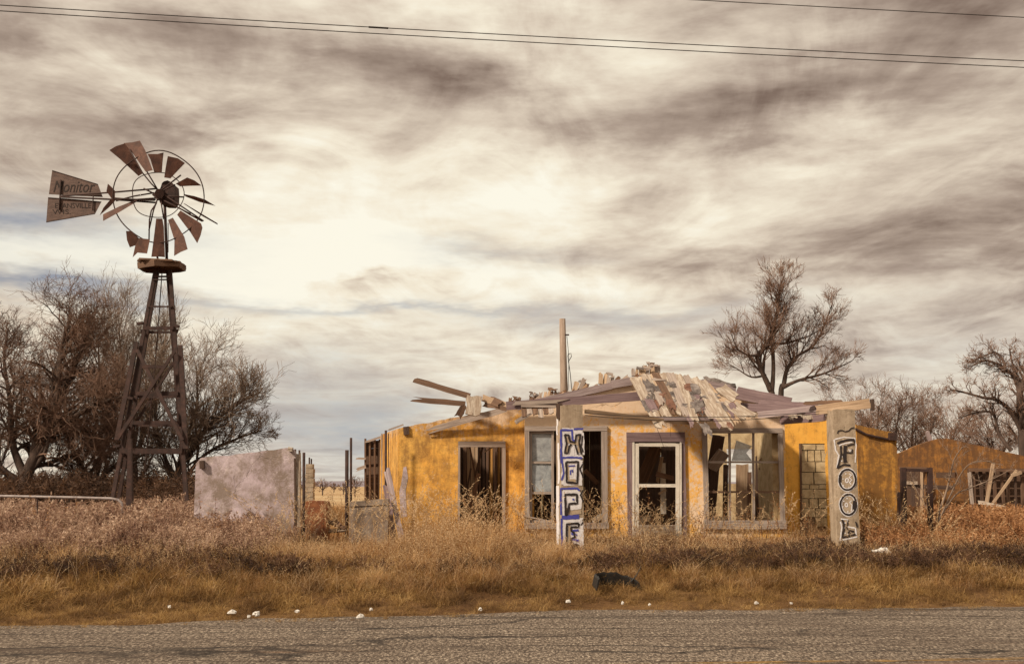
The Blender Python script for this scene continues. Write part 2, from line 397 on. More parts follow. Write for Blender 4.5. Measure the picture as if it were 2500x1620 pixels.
# ------------------------------------------------------------------ ground, road, hills
def ground_mat():
    m, t, b = newmat('dry_ground'); co = geo_co(t)
    n = t.noise(co, .35, 8, .65, .5); f = t.noise(co, 9, 7, .7)
    c = t.ramp(n, [(.3, (.09, .045, .02)), (.5, (.16, .085, .036)), (.7, (.26, .155, .065))])
    sp = t.new('ShaderNodeSeparateXYZ'); t.l.new(co, sp.inputs[0])
    fld = t.ramp(t.noise(t.scale(co, (.02, .05, 1)), 1, 6), [(.3, (.40, .25, .13)), (.55, (.52, .36, .20)), (.75, (.58, .44, .27))])
    c = t.mix(t.mapr(sp.outputs[1], 30, 60), c, fld)
    c = t.mix(t.mapr(f, .4, .75, 0, .6), c, (.09, .05, .025))
    t.l.new(c, b.inputs['Base Color']); b.inputs['Roughness'].default_value = 1; b.inputs['Specular IOR Level'].default_value = .1
    bump(t, b, f, .8, .06); return m
def ground():
    xs = [-3000, -1500, -600, -250, -120, -70, -45] + [-32 + i * .8 for i in range(81)] + [45, 70, 120, 250, 600, 1500, 3000]
    ys = [-400, -60, -20, -5, 0, 3, 6] + [9 + i * .3 for i in range(50)] + [24.5, 26, 28, 31, 35, 40, 48, 60, 80, 120, 200, 400, 900, 2000, 3500]
    g = MB()
    for yy in ys:
        for x in xs: g.add([V((x, yy, gz(x, yy) if yy > 4 else -.012))])
    nx = len(xs)
    for j in range(len(ys) - 1):
        for i in range(nx - 1): a = j * nx + i; g.face((a, a + 1, a + nx + 1, a + nx))
    kind(g.build('ground', ground_mat(), smooth=True), 'structure')
ground()
def road_mat():
    m, t, b = newmat('old_asphalt'); co = geo_co(t)
    g = t.noise(t.scale(co, (1, .36, 1)), 34, 4, .85); g2 = t.noise(t.scale(co, (1, .3, 1)), 70, 3, .75); big = t.noise(t.scale(co, (.14, .9, 1), (0, 0, rad(-5))), 1.5, 7, .66, .5)
    c = t.ramp(g, [(.36, (.018, .011, .008)), (.46, (.095, .068, .05)), (.54, (.22, .17, .13)), (.66, (.60, .50, .39))])
    c = t.mix(t.mapr(g2, .45, .7, 0, .6), c, (.04, .028, .022))
    c = t.mix(t.mapr(big, .46, .66, 0, .7), c, (.05, .032, .023))
    c = t.mix(t.mapr(t.noise(t.scale(co, (.3, 2.5, 1)), 1.1, 7, .7), .60, .74, 0, .5), c, (.22, .115, .055))
    cr = t.new('ShaderNodeTexVoronoi', feature='DISTANCE_TO_EDGE'); cr.inputs['Scale'].default_value = .42
    t.put(cr.inputs['Vector'], t.vm('ADD', t.scale(co, (.35, 2.6, 1), (0, 0, rad(-5))), t.vm('MULTIPLY', wcol(t, co, 1.4), (.8, .8, .8))))
    ck = t.mapr(cr.outputs['Distance'], .004, .028, 1, 0)
    ck = t.m('MULTIPLY', ck, t.mapr(t.noise(co, .5, 4), .38, .52))
    c = t.mix(t.m('MULTIPLY', ck, .85), c, (.014, .009, .007))
    sp = t.new('ShaderNodeSeparateXYZ'); t.l.new(co, sp.inputs[0])
    near = t.mapr(t.m('SUBTRACT', sp.outputs[1], t.m('MULTIPLY', sp.outputs[0], .10)), 10.30, 10.42, 1, 0)
    c = t.mix(t.m('MULTIPLY', near, .6), c, (.19, .10, .065))
    # worn yellow centre line, running with the road
    ln = t.m('ABSOLUTE', t.m('SUBTRACT', t.m('SUBTRACT', sp.outputs[1], t.m('MULTIPLY', sp.outputs[0], .10)), 10.55))
    k = t.m('MULTIPLY', t.mapr(ln, .05, .075, 1, 0), t.mapr(t.noise(t.scale(co, (1.2, 6, 1)), 2.0, 6, .7), .46, .6))
    c = t.mix(t.m('MULTIPLY', k, .6), c, (.46, .25, .05))
    t.l.new(c, b.inputs['Base Color']); b.inputs['Roughness'].default_value = .9; b.inputs['Specular IOR Level'].default_value = .25
    bump(t, b, t.m('SUBTRACT', t.m('ADD', g, t.m('MULTIPLY', g2, .4)), t.m('MULTIPLY', ck, 1.5)), .6, .012); return m
def road():
    g = MB(); n = 0; x = -60.0; rows = []
    while x < 60:
        e = edge_y(x) + .34 * noise.noise((x * .55, 3, 0)) + .14 * noise.noise((x * 1.7, 7, 0)) + .07 * noise.noise((x * 4, 9, 0)) + .03 * noise.noise((x * 13, 2, 0))
        rows.append(g.add([V((x, edge_y(x) - 12.2, .004)), V((x, e, .004)), V((x, e + .02, -.03))]))
        x += .06 if abs(x) < 9 else .8
    for a, b in zip(rows, rows[1:]):
        g.face((a, b, b + 1, a + 1)); g.face((a + 1, b + 1, b + 2, a + 2))
    kind(g.build('road', road_mat()), 'structure')
road()
def hills():
    m, t, b = newmat('hazed_scrub'); n = t.noise(geo_co(t), .03, 6)
    t.l.new(t.ramp(n, [(.3, (.16, .14, .18)), (.7, (.27, .22, .24))]), b.inputs['Base Color']); b.inputs['Roughness'].default_value = 1  # distance haze is put into the scrub's colour as grey lavender
    g = MB(); prof = [(0, -1), (60, .35), (150, .8), (260, 1.0), (420, .5), (600, -1)]; cols = []
    for i in range(141):
        x = -2800 + i * 40; h = 8.5 + 3.0 * noise.noise((x * .004, 1, 0)) + 1.6 * noise.noise((x * .017, 5, 0)) + .8 * noise.noise((x * .06, 5, 0))
        cols.append(g.add([V((x, 1500 + d, .3 + h * k if k > 0 else -2)) for d, k in prof]))
    for a, c in zip(cols, cols[1:]):
        for j in range(len(prof) - 1): g.face((a + j, c + j, c + j + 1, a + j + 1))
    kind(g.build('hills', m, smooth=True), 'structure')
hills()

# ------------------------------------------------------------------ walls with openings
def wall(D, top, holes, zb=GZ - .15, thick=.2, jag=.0, D1=None):
    """top: pixel polyline of the wall head; holes: pixel rectangles; the wall stands at depth D (to D1 at its other end)."""
    pa = [P(px, py, D if D1 is None else D + (D1 - D) * i / (len(top) - 1)) for i, (px, py) in enumerate(top)]
    o = V((pa[0].x, pa[0].y, 0)); ax = V((pa[-1].x - pa[0].x, pa[-1].y - pa[0].y, 0)); W = ax.length; ax.normalize()
    nb = V((-ax.y, ax.x, 0)); nb = nb if nb.y > 0 else -nb
    pts = [((p - o).dot(ax), p.z) for p in pa]
    def tz(s):
        for (a, b), (c, d) in zip(pts, pts[1:]):
            if s <= c + 1e-6: return b + (d - b) * (s - a) / max(1e-6, c - a)
        return pts[-1][1]
    H = []
    for (x0, y0, x1, y1) in holes:
        ym = (y0 + y1) / 2
        H.append(((P(x0, ym, D) - o).dot(ax), (P(x1, ym, D) - o).dot(ax), P(x0, y1, D).z, P(x0, y0, D).z))
    br = sorted(set([round(a, 4) for a, _ in pts] + [round(h[i], 4) for h in H for i in (0, 1)]))
    full = []
    for a, b in zip(br, br[1:]):
        k = max(1, int((b - a) / .11)) if jag else 1
        full += [a + (b - a) * i / k for i in range(k)]
    full.append(br[-1])
    jz = {s: (R.uniform(-jag, jag * .3) if jag else 0) for s in full}
    g = MB()
    def Q(s, z, back): return o + ax * s + V((0, 0, z)) + (nb * thick if back else V((0, 0, 0)))
    def quad(pl): b = g.add(pl); g.face(range(b, b + len(pl)))
    def solids(a, b):
        mid = (a + b) / 2; z = zb; out = []
        for h in sorted([h for h in H if h[0] - 1e-4 < mid < h[1] + 1e-4], key=lambda h: h[2]):
            if h[2] > z + 1e-4: out.append((z, h[2]))
            z = max(z, h[3])
        out.append((z, None)); return out
    prev = []
    for a, b in zip(full, full[1:]):
        so = solids(a, b); ta, tb = tz(a) + jz[a], tz(b) + jz[b]
        for z0, z1 in so:
            la, lb = (z1, z1) if z1 is not None else (ta, tb)
            quad([Q(a, z0, 0), Q(b, z0, 0), Q(b, lb, 0), Q(a, la, 0)]); quad([Q(b, z0, 1), Q(a, z0, 1), Q(a, la, 1), Q(b, lb, 1)])
            quad([Q(a, la, 0), Q(b, lb, 0), Q(b, lb, 1), Q(a, la, 1)]); quad([Q(a, z0, 1), Q(b, z0, 1), Q(b, z0, 0), Q(a, z0, 0)])
        cur = [(z0, z1 if z1 is not None else ta) for z0, z1 in so]
        sides(g, Q, quad, a, prev, cur); prev = [(z0, z1 if z1 is not None else tb) for z0, z1 in so]
    sides(g, Q, quad, full[-1], prev, []); return g
def sides(g, Q, quad, s, A, B):
    zs = sorted(set([z for i in A for z in i] + [z for i in B for z in i]))
    for z0, z1 in zip(zs, zs[1:]):
        m = (z0 + z1) / 2; ina = any(a <= m <= b for a, b in A); inb = any(a <= m <= b for a, b in B)
        if ina != inb: quad([Q(s, z0, 0), Q(s, z1, 0), Q(s, z1, 1), Q(s, z0, 1)])

def board(parent, name, a, b, wpx, D, mat, D1=None, t=.025, nrm=(0, -1, 0), **kw):
    """one plank between two photo points; wpx = its width in pixels"""
    D1 = D if D1 is None else D1
    o = MB().plank(P(a[0], a[1], D), P(b[0], b[1], D1), wpx / F * (D + D1) / 2, t, nrm, **kw).build(name, M[mat], parent)
    return o

# ------------------------------------------------------------------ the ruined yellow house
YC, YW = 22.8, 24.4
house = thing('ruined_house', 'roofless yellow stucco building with peeling paint and broken windows', 'building', (P(1590, 1300, YC).x, YC, GZ))
cw = wall(YC, [(1281, 984), (1400, 958), (1540, 925), (1600, 908), (1720, 934), (1820, 962), (1914, 992)],
          [(1281 + 3, 1041, 1482, 1288), (1532, 1056, 1673, 1500), (1717, 1046, 1911, 1288)], jag=.012)
cw.build('front_wall', M['centre'], house)
wall(YW, [(974, 1044), (1100, 1020), (1230, 994), (1300, 980)], [(1119, 1078, 1233, 1500)], jag=.018).build('left_wing_wall', M['wing'], house)
wall(YW, [(1895, 1004), (2020, 1026), (2090, 1037)], [(1957, 1082, 2021, 1500)], jag=.012).build('right_wing_wall', M['wingr'], house)
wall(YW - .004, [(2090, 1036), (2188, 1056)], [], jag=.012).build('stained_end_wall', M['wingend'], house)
# returns between the centre and the wings, side and back walls
def side_wall(name, x, y0, y1, z, mat, th=.18):
    g = MB(); g.box((x, (y0 + y1) / 2, (GZ - .15 + z) / 2), (th, y1 - y0, z - GZ + .15)); g.build(name, M[mat], house)
xl, xr = P(1281, 1100, YC).x, P(1914, 1100, YC).x
side_wall('return_wall', xl + .10, YC + .203, YW + .3, 2.9, 'wing'); side_wall('return_wall', xr - .10, YC + .203, YW - .003, 2.9, 'block')
xe = P(2188, 1100, YW).x
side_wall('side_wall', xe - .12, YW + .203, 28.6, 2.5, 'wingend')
YB = 28.6
bw = wall(YB, [(1000, 1085), (1300, 1050), (1500, 1020), (1700, 1030), (1900, 1052), (2165, 1078)], [(1775, 1095, 1840, 1180), (1868, 1090, 1905, 1215), (1580, 1110, 1640, 1300)], jag=.03)
bw.build('back_wall', M['block'], house)
# splayed left side: strip of yellow wall whose open stud gaps are dark boards laid on it, then bare plank framing
wall(YW + .06, [(973, 1045), (960, 1050), (943, 1056), (929, 1062)], [], thick=.12, D1=28.2, jag=.01).build('left_side_wall', M['wing'], house)
for px, D, w, mt in ((968, 25.1, 5, 'dark'), (955, 26.0, 3, 'ochre'), (949, 26.4, 3, 'dark'), (937, 27.4, 3, 'ochre'), (962, 25.5, 3, 'ochre'), (932, 27.8, 3, 'grey')):
    board(house, 'wall_batten_or_gap', (px, 1058), (px + .5, 1240), w, D - .10, mt, t=.05, ns=2, nw=1)  # dark ones stand in for shaded gaps, the others are boards
for i, (y0, y1) in enumerate(((1076, 1094), (1095, 1113), (1133, 1140), (1158, 1163), (1164, 1180), (1181, 1196), (1197, 1212), (1213, 1230))):
    board(house, 'side_plank', (893, (y0 + y1) / 2 + R.uniform(-1, 1)), (928, (y0 + y1) / 2 - 2), y1 - y0, 28.4, 'brown' if i > 2 else 'dark', t=.03, ns=2, nw=1)
for i in range(5): board(house, 'side_backing', (896 + i * 7, 1092 + R.uniform(-5, 5)), (896 + i * 7, 1250), 6.6, 28.62, 'brown', t=.03, ns=2, nw=1)
for px in (892, 903, 915, 927): board(house, 'stud', (px, 1072 + R.uniform(-3, 4)), (px, 1250), 4, 28.34, 'brown', t=.09, ns=2, nw=1)
for a, b, w in (((868, 1118), (893, 1119), 5), ((864, 1148), (893, 1138), 8), ((888, 1080), (930, 1066), 5), ((940, 1052), (985, 1036), 4)):
    board(house, 'loose_side_board', a, b, w, 28.25, 'grey', t=.02, jag0=.12)
board(house, 'vent_bracket', (989, 1041), (990, 1061), 9, YW - .03, 'dark', t=.04, ns=1, nw=1)
board(house, 'vent_bracket', (996, 1040), (997, 1060), 4, YW - .03, 'dark', t=.05, ns=1, nw=1)
# peeled lavender strip at the left corner
g = MB(); pl = [P(x, y, YW - .006) for x, y in ((985, 1140), (992, 1138), (996, 1165), (990, 1200), (994, 1260), (978, 1262), (975, 1200), (980, 1175))]
g.prism(pl, (0, .004, 0)); g.build('peeled_plaster', M['lav'], house)

# interior: floor slab, rafters, and a partition and ceiling added to keep the rooms dark
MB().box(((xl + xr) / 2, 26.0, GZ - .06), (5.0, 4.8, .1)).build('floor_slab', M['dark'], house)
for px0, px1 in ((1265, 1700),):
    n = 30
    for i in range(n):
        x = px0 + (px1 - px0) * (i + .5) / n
        board(house, 'added_partition_board', (x, 1000 + R.uniform(-6, 6)), (x + R.uniform(-1, 1), 1310), (px1 - px0) / n * .97, 25.6, 'dark', t=.03, ns=1, nw=1)  # dark planks added behind the openings so the inside looks shaded
for i in range(22):                       # unseen ceiling boards, added to shut light out of the left rooms
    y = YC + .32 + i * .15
    a = P(1290, 1000, YC); MB().plank((xl + .25, y, 2.98 + R.uniform(-.02, .02)), (P(1700, 1000, YC).x, y + R.uniform(-.03, .03), 3.0), .138, .025, (0, 0, -1), ns=1, nw=1).build('added_ceiling_board', M['dark'], house)
# wing room seen through the left doorway
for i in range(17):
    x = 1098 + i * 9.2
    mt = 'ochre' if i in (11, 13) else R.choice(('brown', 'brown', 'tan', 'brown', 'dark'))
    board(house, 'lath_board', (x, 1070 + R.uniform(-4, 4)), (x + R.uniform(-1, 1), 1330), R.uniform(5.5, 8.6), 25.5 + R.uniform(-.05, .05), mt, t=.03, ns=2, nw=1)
for a, b, w, D, D1, mt in (((1170, 1152), (1137, 1292), 9, 24.75, 24.95, 'brown'), ((1146, 1085), (1164, 1180), 4, 25.0, 25.1, 'brown'), ((1180, 1085), (1160, 1160), 5, 24.9, 25, 'dark'), ((1180, 1104), (1226, 1078), 3, 24.7, 24.6, 'grey'), ((1150, 1140), (1128, 1260), 4, 25.1, 25.2, 'dark'), ((1212, 1100), (1206, 1300), 6, 25.2, 25.2, 'brown')):
    board(house, 'fallen_lath', a, b, w, D, mt, D1, ns=3, nw=1, jag0=.05)
MB().box((P(1175, 1300, 25.7).x, 25.75, 1.5), (1.9, .06, 2.6)).build('wing_backing', M['dark'], house)  # dark backing added so the gaps between the laths stay dark
MB().box((P(1250, 1300, YW).x + .1, 26.0, 1.5), (.06, 2.8, 2.6)).build('wing_backing', M['dark'], house)
MB().box((P(1070, 1300, YW).x, 26.0, 1.5), (.06, 2.8, 2.6)).build('wing_backing', M['dark'], house)

def casing(name, D, x0, y0, x1, y1, wt, wb, wl, wr, mat, lab=None, head=None):
    """a door or window casing: one mesh of four boards, butt-jointed"""
    k = F / D; g = MB(); d = .07
    A, B = P(x0, y0, D), P(x1, y1, D); xa = (P(x0, y0, D).x + P(x0, y1, D).x) / 2; xb = (P(x1, y0, D).x + P(x1, y1, D).x) / 2
    yy = D - .018
    g.plank((xa, yy, A.z - wt / k / 2), (xb, yy - .004, A.z - wt / k / 2 + .004), wt / k, d, edge=.004)
    if wb: g.plank((xa - .01, yy - .014, B.z + wb / k / 2), (xb + .01, yy - .014, B.z + wb / k / 2), wb / k, d + .03, edge=.004)
    zb = B.z + (wb / k if wb else 0); zt = A.z - wt / k
    g.plank((xa + wl / k / 2, yy, zb), (xa + wl / k / 2, yy, zt), wl / k, d - .006, edge=.004)
    g.plank((xb - wr / k / 2, yy, zb), (xb - wr / k / 2, yy, zt), wr / k, d - .006, edge=.004)
    o = g.build(name, M[mat], house)
    if lab: o['label'] = lab
    return o
# left window: weathered casing, one sash still glazed
w1 = casing('window', YC, 1281, 1040, 1483, 1290, 12, 15, 11, 14, 'grey', 'weathered window with two dusty panes left in one sash')
for x in (1296, 1349): board(w1, 'sash_stile', (x, 1053), (x, 1274), 6, YC + .03, 'grey', t=.04, ns=3, nw=1, edge=.003)
for y in (1055, 1128, 1202, 1271): board(w1, 'sash_rail', (1299, y), (1346, y + .5), 6 if y != 1128 else 5, YC + .034, 'grey', t=.036, ns=2, nw=1)
def pane(parent, poly, D, name='pane', tilt=0.0):
    MB().prism([P(x, y, D + tilt * (y - poly[0][1]) / 100) for x, y in poly], (0, .004, 0)).build(name, M['glass'], parent)
pane(w1, [(1299, 1058), (1346, 1058), (1346, 1125), (1299, 1125)], YC + .05, tilt=.02); pane(w1, [(1299, 1131), (1346, 1131), (1346, 1199), (1303, 1199), (1299, 1180)], YC + .05, tilt=-.02)
board(w1, 'broken_stick', (1277, 1258), (1345, 1272), 3, YC - .08, 'grey', YC - .1, t=.012, ns=2, nw=1)
for a, b, w in (((1428, 1148), (1460, 1180), 11), ((1428, 1214), (1466, 1228), 6), ((1432, 1195), (1468, 1270), 4)):
    board(house, 'fallen_board', a, b, w, YC + .6, 'brown', YC + .9, ns=2, nw=2, jag1=.03)
board(house, 'fallen_board', (1446, 1272), (1470, 1258), 13, YC + .3, 'white', YC + .5, ns=2, nw=2, jag0=.05)
# white screen door in a brown casing
d1 = casing('door', YC, 1531, 1055, 1674, 1345, 23, 0, 13, 11, 'purple', 'white screen door standing in a brown wooden casing')
def wb(name, a, b, w, mt='white', dy=-.05, t=.034): return board(d1, name, a, b, w, YC + dy, mt, t=t, ns=3, nw=2, edge=.002)
wb('door_jamb', (1546.5, 1079), (1546.5, 1345), 5, dy=-.062); wb('door_jamb', (1662, 1079), (1662, 1345), 4, dy=-.062)
wb('screen_stile', (1554.5, 1082), (1554.5, 1335), 10); wb('screen_stile', (1654, 1082), (1654, 1335), 9)
wb('screen_rail', (1559.5, 1085), (1649.5, 1085.5), 8, dy=-.047); wb('screen_rail', (1559.5, 1184.5), (1649.5, 1184.5), 8, dy=-.047); wb('kick_panel', (1559.5, 1306), (1649.5, 1306), 50, 'pale', dy=-.045, t=.03)
MB().tube([P(1554, 1218, YC - .075), P(1554, 1212, YC - .11), P(1553, 1206, YC - .075)], .008, 5).build('door_handle', M['pipe'], d1)
for a, b, w, mt, D, D1 in (((1602, 1090), (1560, 1190), 30, 'brown', 23.6, 24.1), ((1616, 1115), (1604, 1180), 8, 'tan', 23.5, 23.7), ((1602, 1156), (1647, 1168), 12, 'brown', 23.3, 23.4), ((1638, 1100), (1634, 1190), 22, 'dark', 23.9, 23.9), ((1618, 1130), (1620, 1255), 13, 'white', 23.8, 24.0), ((1560, 1270), (1590, 1262), 14, 'pale', 23.3, 23.6), ((1584, 1200), (1605, 1280), 10, 'dark', 23.5, 23.6), ((1608, 1205), (1626, 1195), 6, 'tan', 23.5, 23.7)):
    board(house, 'fallen_board', a, b, w, D, mt, D1, ns=2, nw=2, jag1=.05)
# right window: nine lights, all broken
w2 = casing('window', YC, 1716, 1045, 1913, 1290, 12, 20, 12, 11, 'grey', 'large nine-light window with its glass smashed out')
for i, x in enumerate((1781, 1839)): board(w2, 'mullion', (x, 1057), (x + 1, 1270), 5.5, YC + .03, 'grey', t=.04, ns=3, nw=1, edge=.003)
for y in (1127, 1200):
    for x0, x1 in ((1728, 1778), (1784, 1836), (1842, 1902)): board(w2, 'glazing_bar', (x0, y), (x1, y + .5), 5, YC + .034, 'grey' if y < 1150 else 'brown', t=.036, ns=2, nw=1, edge=.002)
pane(w2, [(1792, 1098), (1798, 1074), (1836, 1088), (1822, 1105), (1836, 1124), (1786, 1124)], YC + .04, 'broken_pane', .02)
for a, b, w, mt, D, D1 in (((1755, 1060), (1735, 1180), 30, 'dark', 23.9, 24.3), ((1770, 1100), (1735, 1145), 30, 'grey', 23.7, 23.9), ((1772, 1130), (1770, 1270), 12, 'dark', 24.5, 24.5), ((1745, 1140), (1733, 1290), 22, 'dark', 24.1, 24.2), ((1812, 1130), (1812, 1285), 30, 'tan', 26, 26), ((1850, 1110), (1848, 1280), 11, 'dark', 25.6, 25.6), ((1872, 1100), (1876, 1290), 14, 'brown', 26.5, 26.5), ((1830, 1150), (1829, 1280), 10, 'brown', 25.2, 25.2), ((1868, 1105), (1850, 1130), 4, 'tan', 24, 24), ((1850, 1145), (1893, 1132), 4, 'brown', 24.2, 24.2), ((1735, 1264), (1785, 1266), 10, 'pale', 23.5, 23.6), ((1850, 1272), (1900, 1268), 9, 'tan', 23.6, 23.5)):
    board(house, 'fallen_board', a, b, w, D, mt, D1, ns=2, nw=2, jag0=.04, jag1=.04)
# left doorway casing
casing('door_frame', YW, 1118, 1077, 1234, 1345, 14, 0, 5, 8, 'grey', 'empty doorway casing of bare weathered boards')
# blocked-up doorway on the right
inf = wall(YW + .10, [(1953, 1080), (2026, 1080)], [], thick=.08); inf = inf.build('block_infill', M['tan'], house); inf['label'] = 'doorway bricked up with cream cement blocks'
ry = [1083, 1098, 1126, 1152, 1182, 1193, 1216, 1240, 1262, 1285]
for r, (y0, y1) in enumerate(zip(ry, ry[1:])):
    n = (2, 4, 2, 2, 3, 2, 3, 2, 2)[r]; xs = [1957] + sorted(1957 + 64 * (i + R.uniform(-.14, .14)) / n for i in range(1, n)) + [2021]
    for x0, x1 in zip(xs, xs[1:]):
        if r == 8 and x0 < 1970: continue
        a = P(x0 + .8, y0 + .8, YW); b = P(x1 - .8, y1 - .8, YW); yy = YW + .055 + R.uniform(-.012, .012)
        MB().box(((a.x + b.x) / 2, yy, (a.z + b.z) / 2), (b.x - a.x, .09, a.z - b.z), None, 0, .004).build('block', M['block'], inf)
board(house, 'door_jamb', (1954, 1082), (1957, 1330), 4, YW - .02, 'brown', t=.05, ns=3, nw=1)
MB().tube([P(2088, 1046, YW - .03), P(2115, 1060, YW - .05), P(2145, 1067, YW - .05), P(2170, 1072, YW - .03)], .025, 6).build('cable', M['steel'], house)
MB().box(P(2179, 1065, YW - .06), (.16, .12, .15), None, 0, .01).build('meter_box', M['steel'], house)

# roof timbers
def rb(name, a, b, w, D, mt, D1=None, **kw): return board(house, name, a, b, w, D, mt, D1, **kw)
rb('rake_board', (1262, 993), (1494, 941), 17, YC - .05, 'lavw', t=.04, ns=6, edge=.006); rb('rake_board', (1493, 938), (1548, 929), 19, YC - .06, 'lavw', t=.04, jag1=.06)
rb('porch_beam', (1236, 990), (1566, 966), 21, YC - .25, 'purple', YC - .35, t=.06, ns=6, edge=.006)
rb('split_board', (1240, 985), (1395, 978), 9, YC - .33, 'grey', t=.03, jag0=.2, jag1=.3)
rb('nailed_board', (1034, 1054), (1236, 998), 14, YW - .05, 'grey', YW - .35, t=.03, ns=6, jag0=.5, edge=.008)
rb('loose_plank', (1003, 924), (1147, 967), 14, YC + 1.2, 'brown', YC + 1.0, t=.04, jag0=.16, ns=5, edge=.008)
rb('loose_plank', (980, 971), (1136, 985), 13, YC + .9, 'brown', YC + .9, t=.04, jag0=.5, ns=5, edge=.010)
rb('broken_panel', (1158, 962), (1155, 1016), 36, YC + .7, 'pale', YC + .6, t=.05, jag0=.06, jag1=.06, edge=.02)
for a, b, w, mt in (((1172, 968), (1255, 995), 16, 'tan'), ((1176, 985), (1240, 998), 12, 'brown'), ((1200, 975), (1250, 988), 6, 'pale'), ((1116, 1020), (1136, 986), 16, 'brown'), ((1122, 1006), (1130, 985), 8, 'dark'), ((1190, 972), (1225, 988), 18, 'brown')):
    rb('broken_board', a, b, w, YC + .8, mt, YC + .6, jag0=.08, jag1=.08, edge=.012)
rb('rafter_end', (1258, 1031), (1306, 1000), 10, YC - 1.2, 'grey', YC - .9, t=.06, jag0=.05)
for i, x in enumerate((1278, 1291, 1305, 1318, 1331, 1344)):
    rb('eave_lath', (x, 992 + R.uniform(-2, 2)), (x + 3, 1016 + R.uniform(-6, 5)), 12, 20.9, 'grey' if i % 2 else 'brown', 20.7, t=.02, jag1=.05, nw=3, ns=2)
rb('eave_rail', (1272, 990), (1358, 992), 6, 20.85, 'grey', t=.05)
rb('bracket', (1364, 985), (1367, 1022), 15, 20.35, 'dark', t=.10, edge=.012)
rb('eave_strip', (1428, 1003), (1692, 1034), 9, 20.6, 'tan', 21.9, t=.03, ns=6, edge=.006)
rb('eave_strip', (1600, 1021), (1742, 1021), 9, 21.5, 'lavw', 21.7, t=.03, ns=3)
# roof sheathing that slid down over the door: boards lying in one sloping plane
def on_roof(px, py, lift=0):
    D = 22.66 - 1.25 * (py - 905) / 135.0
    return P(px, py, D - lift)
RN = (0, -.66, .75)
def slab(name, a, b, w, mt, lift=0, t=.022, **kw):
    pa, pb = on_roof(*a, lift), on_roof(*b, lift)
    return MB().plank(pa, pb, w / F * (pa.y + pb.y) / 2, t, RN, **kw).build(name, M[mat_ok(mt)], house)
def mat_ok(k): return k
for a, b, w, mt in (((1548, 919), (1616, 1046), 30, 'pale'), ((1574, 912), (1630, 1020), 27, 'pale'), ((1598, 908), (1652, 1013), 22, 'brown'), ((1615, 907), (1664, 1016), 18, 'pale'), ((1634, 909), (1682, 1024), 24, 'grey'), ((1655, 912), (1700, 1034), 22, 'pale'),
                    ((1670, 915), (1748, 1030), 26, 'grey'), ((1692, 919), (1772, 1050), 26, 'pale'), ((1714, 926), (1790, 1052), 22, 'pale'), ((1724, 935), (1806, 1036), 20, 'tan'), ((1757, 942), (1802, 976), 40, 'pale'), ((1762, 978), (1826, 1026), 28, 'pale'), ((1790, 984), (1848, 1018), 26, 'pale')):
    slab('roof_board', a, b, w * .84, mt, R.uniform(0, .03), jag0=.06, jag1=.16, ns=5, nw=4, edge=.008, bow=R.uniform(-.03, .03))
for i in range(96):                                             # torn tar paper and shingle scraps on the sheathing
    x = R.uniform(1565, 1790); lo = 915 + max(0, (x - 1560)) * .10; y = R.uniform(lo + 2, lo + (62 if R.random() < .7 else 100))
    if x > 1740 and y < 975: continue
    L = R.uniform(16, 52); dr = R.choice((0, 0, 0, 0, 1))
    a = (x, y); b = (x + L * (.42 if dr == 0 else .95), y + L * (.8 if dr == 0 else .1))
    slab('tar_scrap', a, b, R.uniform(8, 20), R.choice(('tar', 'tar', 'tar', 'purple', 'grey', 'tar', 'tar', 'rusttar')), R.uniform(.025, .05), t=.008, jag0=.10, jag1=.14, ns=4, nw=4, edge=.018, bow=R.uniform(-.01, .02))
# shingled chunks left standing on the ridge line
def chunk(px, py, w, h, D, tilt, mt='tan'):
    c = P(px, py, D); k = D / F; n = max(2, int(w / R.uniform(7, 12))); lean_ = R.uniform(-.25, .45)
    for i in range(n):
        f = (i + .5) / n - .5
        p = c + V((f * w * k, R.uniform(-.03, .03), -.03)); hh = h * k * R.uniform(.9, 1.45)
        q = p + V((tilt * hh + R.uniform(-.02, .02), .05 + lean_ * hh, hh))
        MB().plank(p, q, w * k / n * R.uniform(.85, 1.1), R.uniform(.018, .035), (R.uniform(-.2, .2), -1, .3), jag1=.06, ns=2, nw=3, edge=.006).build('sheathing_stub', M[R.choice((mt, mt, 'brown', 'grey'))], house)
    for i in range(2):
        f = R.uniform(-.4, .1); e = f + R.uniform(.3, .6); y = h * k * R.uniform(.75, 1.1)
        MB().plank(c + V((f * w * k + tilt * y, -.03, y)), c + V((e * w * k + tilt * y, -.02, y * R.uniform(.8, 1.15))), R.uniform(.03, .07), .018, (0, -1, .5), jag0=.05, jag1=.05, ns=3, nw=2, edge=.012).build('shingle_scrap', M[R.choice(('grey', 'tar', 'brown'))], house)
for i in range(26):                       # splintered bits of sheathing along the broken left rake
    f = R.random(); px = 1262 + 285 * f; py = 988 - 62 * f; L = R.uniform(10, 34); a_ = R.uniform(-.5, .5) - .25
    board(house, 'splinter', (px, py), (px + L * math.cos(a_), py + L * math.sin(a_) - 2), R.uniform(3, 9), YC + .25, R.choice(('brown', 'grey', 'tan', 'tar')), YC + .15, t=.02, ns=3, nw=2, jag0=.05, jag1=.08, edge=.006)
for a in ((1255, 986, 30, 18, 23.6, .2, 'brown'), (1307, 977, 30, 18, 23.6, .1, 'brown'), (1345, 968, 38, 18, 23.6, .25), (1294, 978, 5, 22, 23.6, .1, 'brown'), (1414, 951, 36, 24, 23.7, .35), (1480, 934, 38, 22, 23.8, .15), (1563, 914, 42, 20, 24.0, .05), (1592, 912, 40, 20, 24.1, 0), (1586, 896, 34, 9, 24.3, 0, 'brown')):
    chunk(*a)
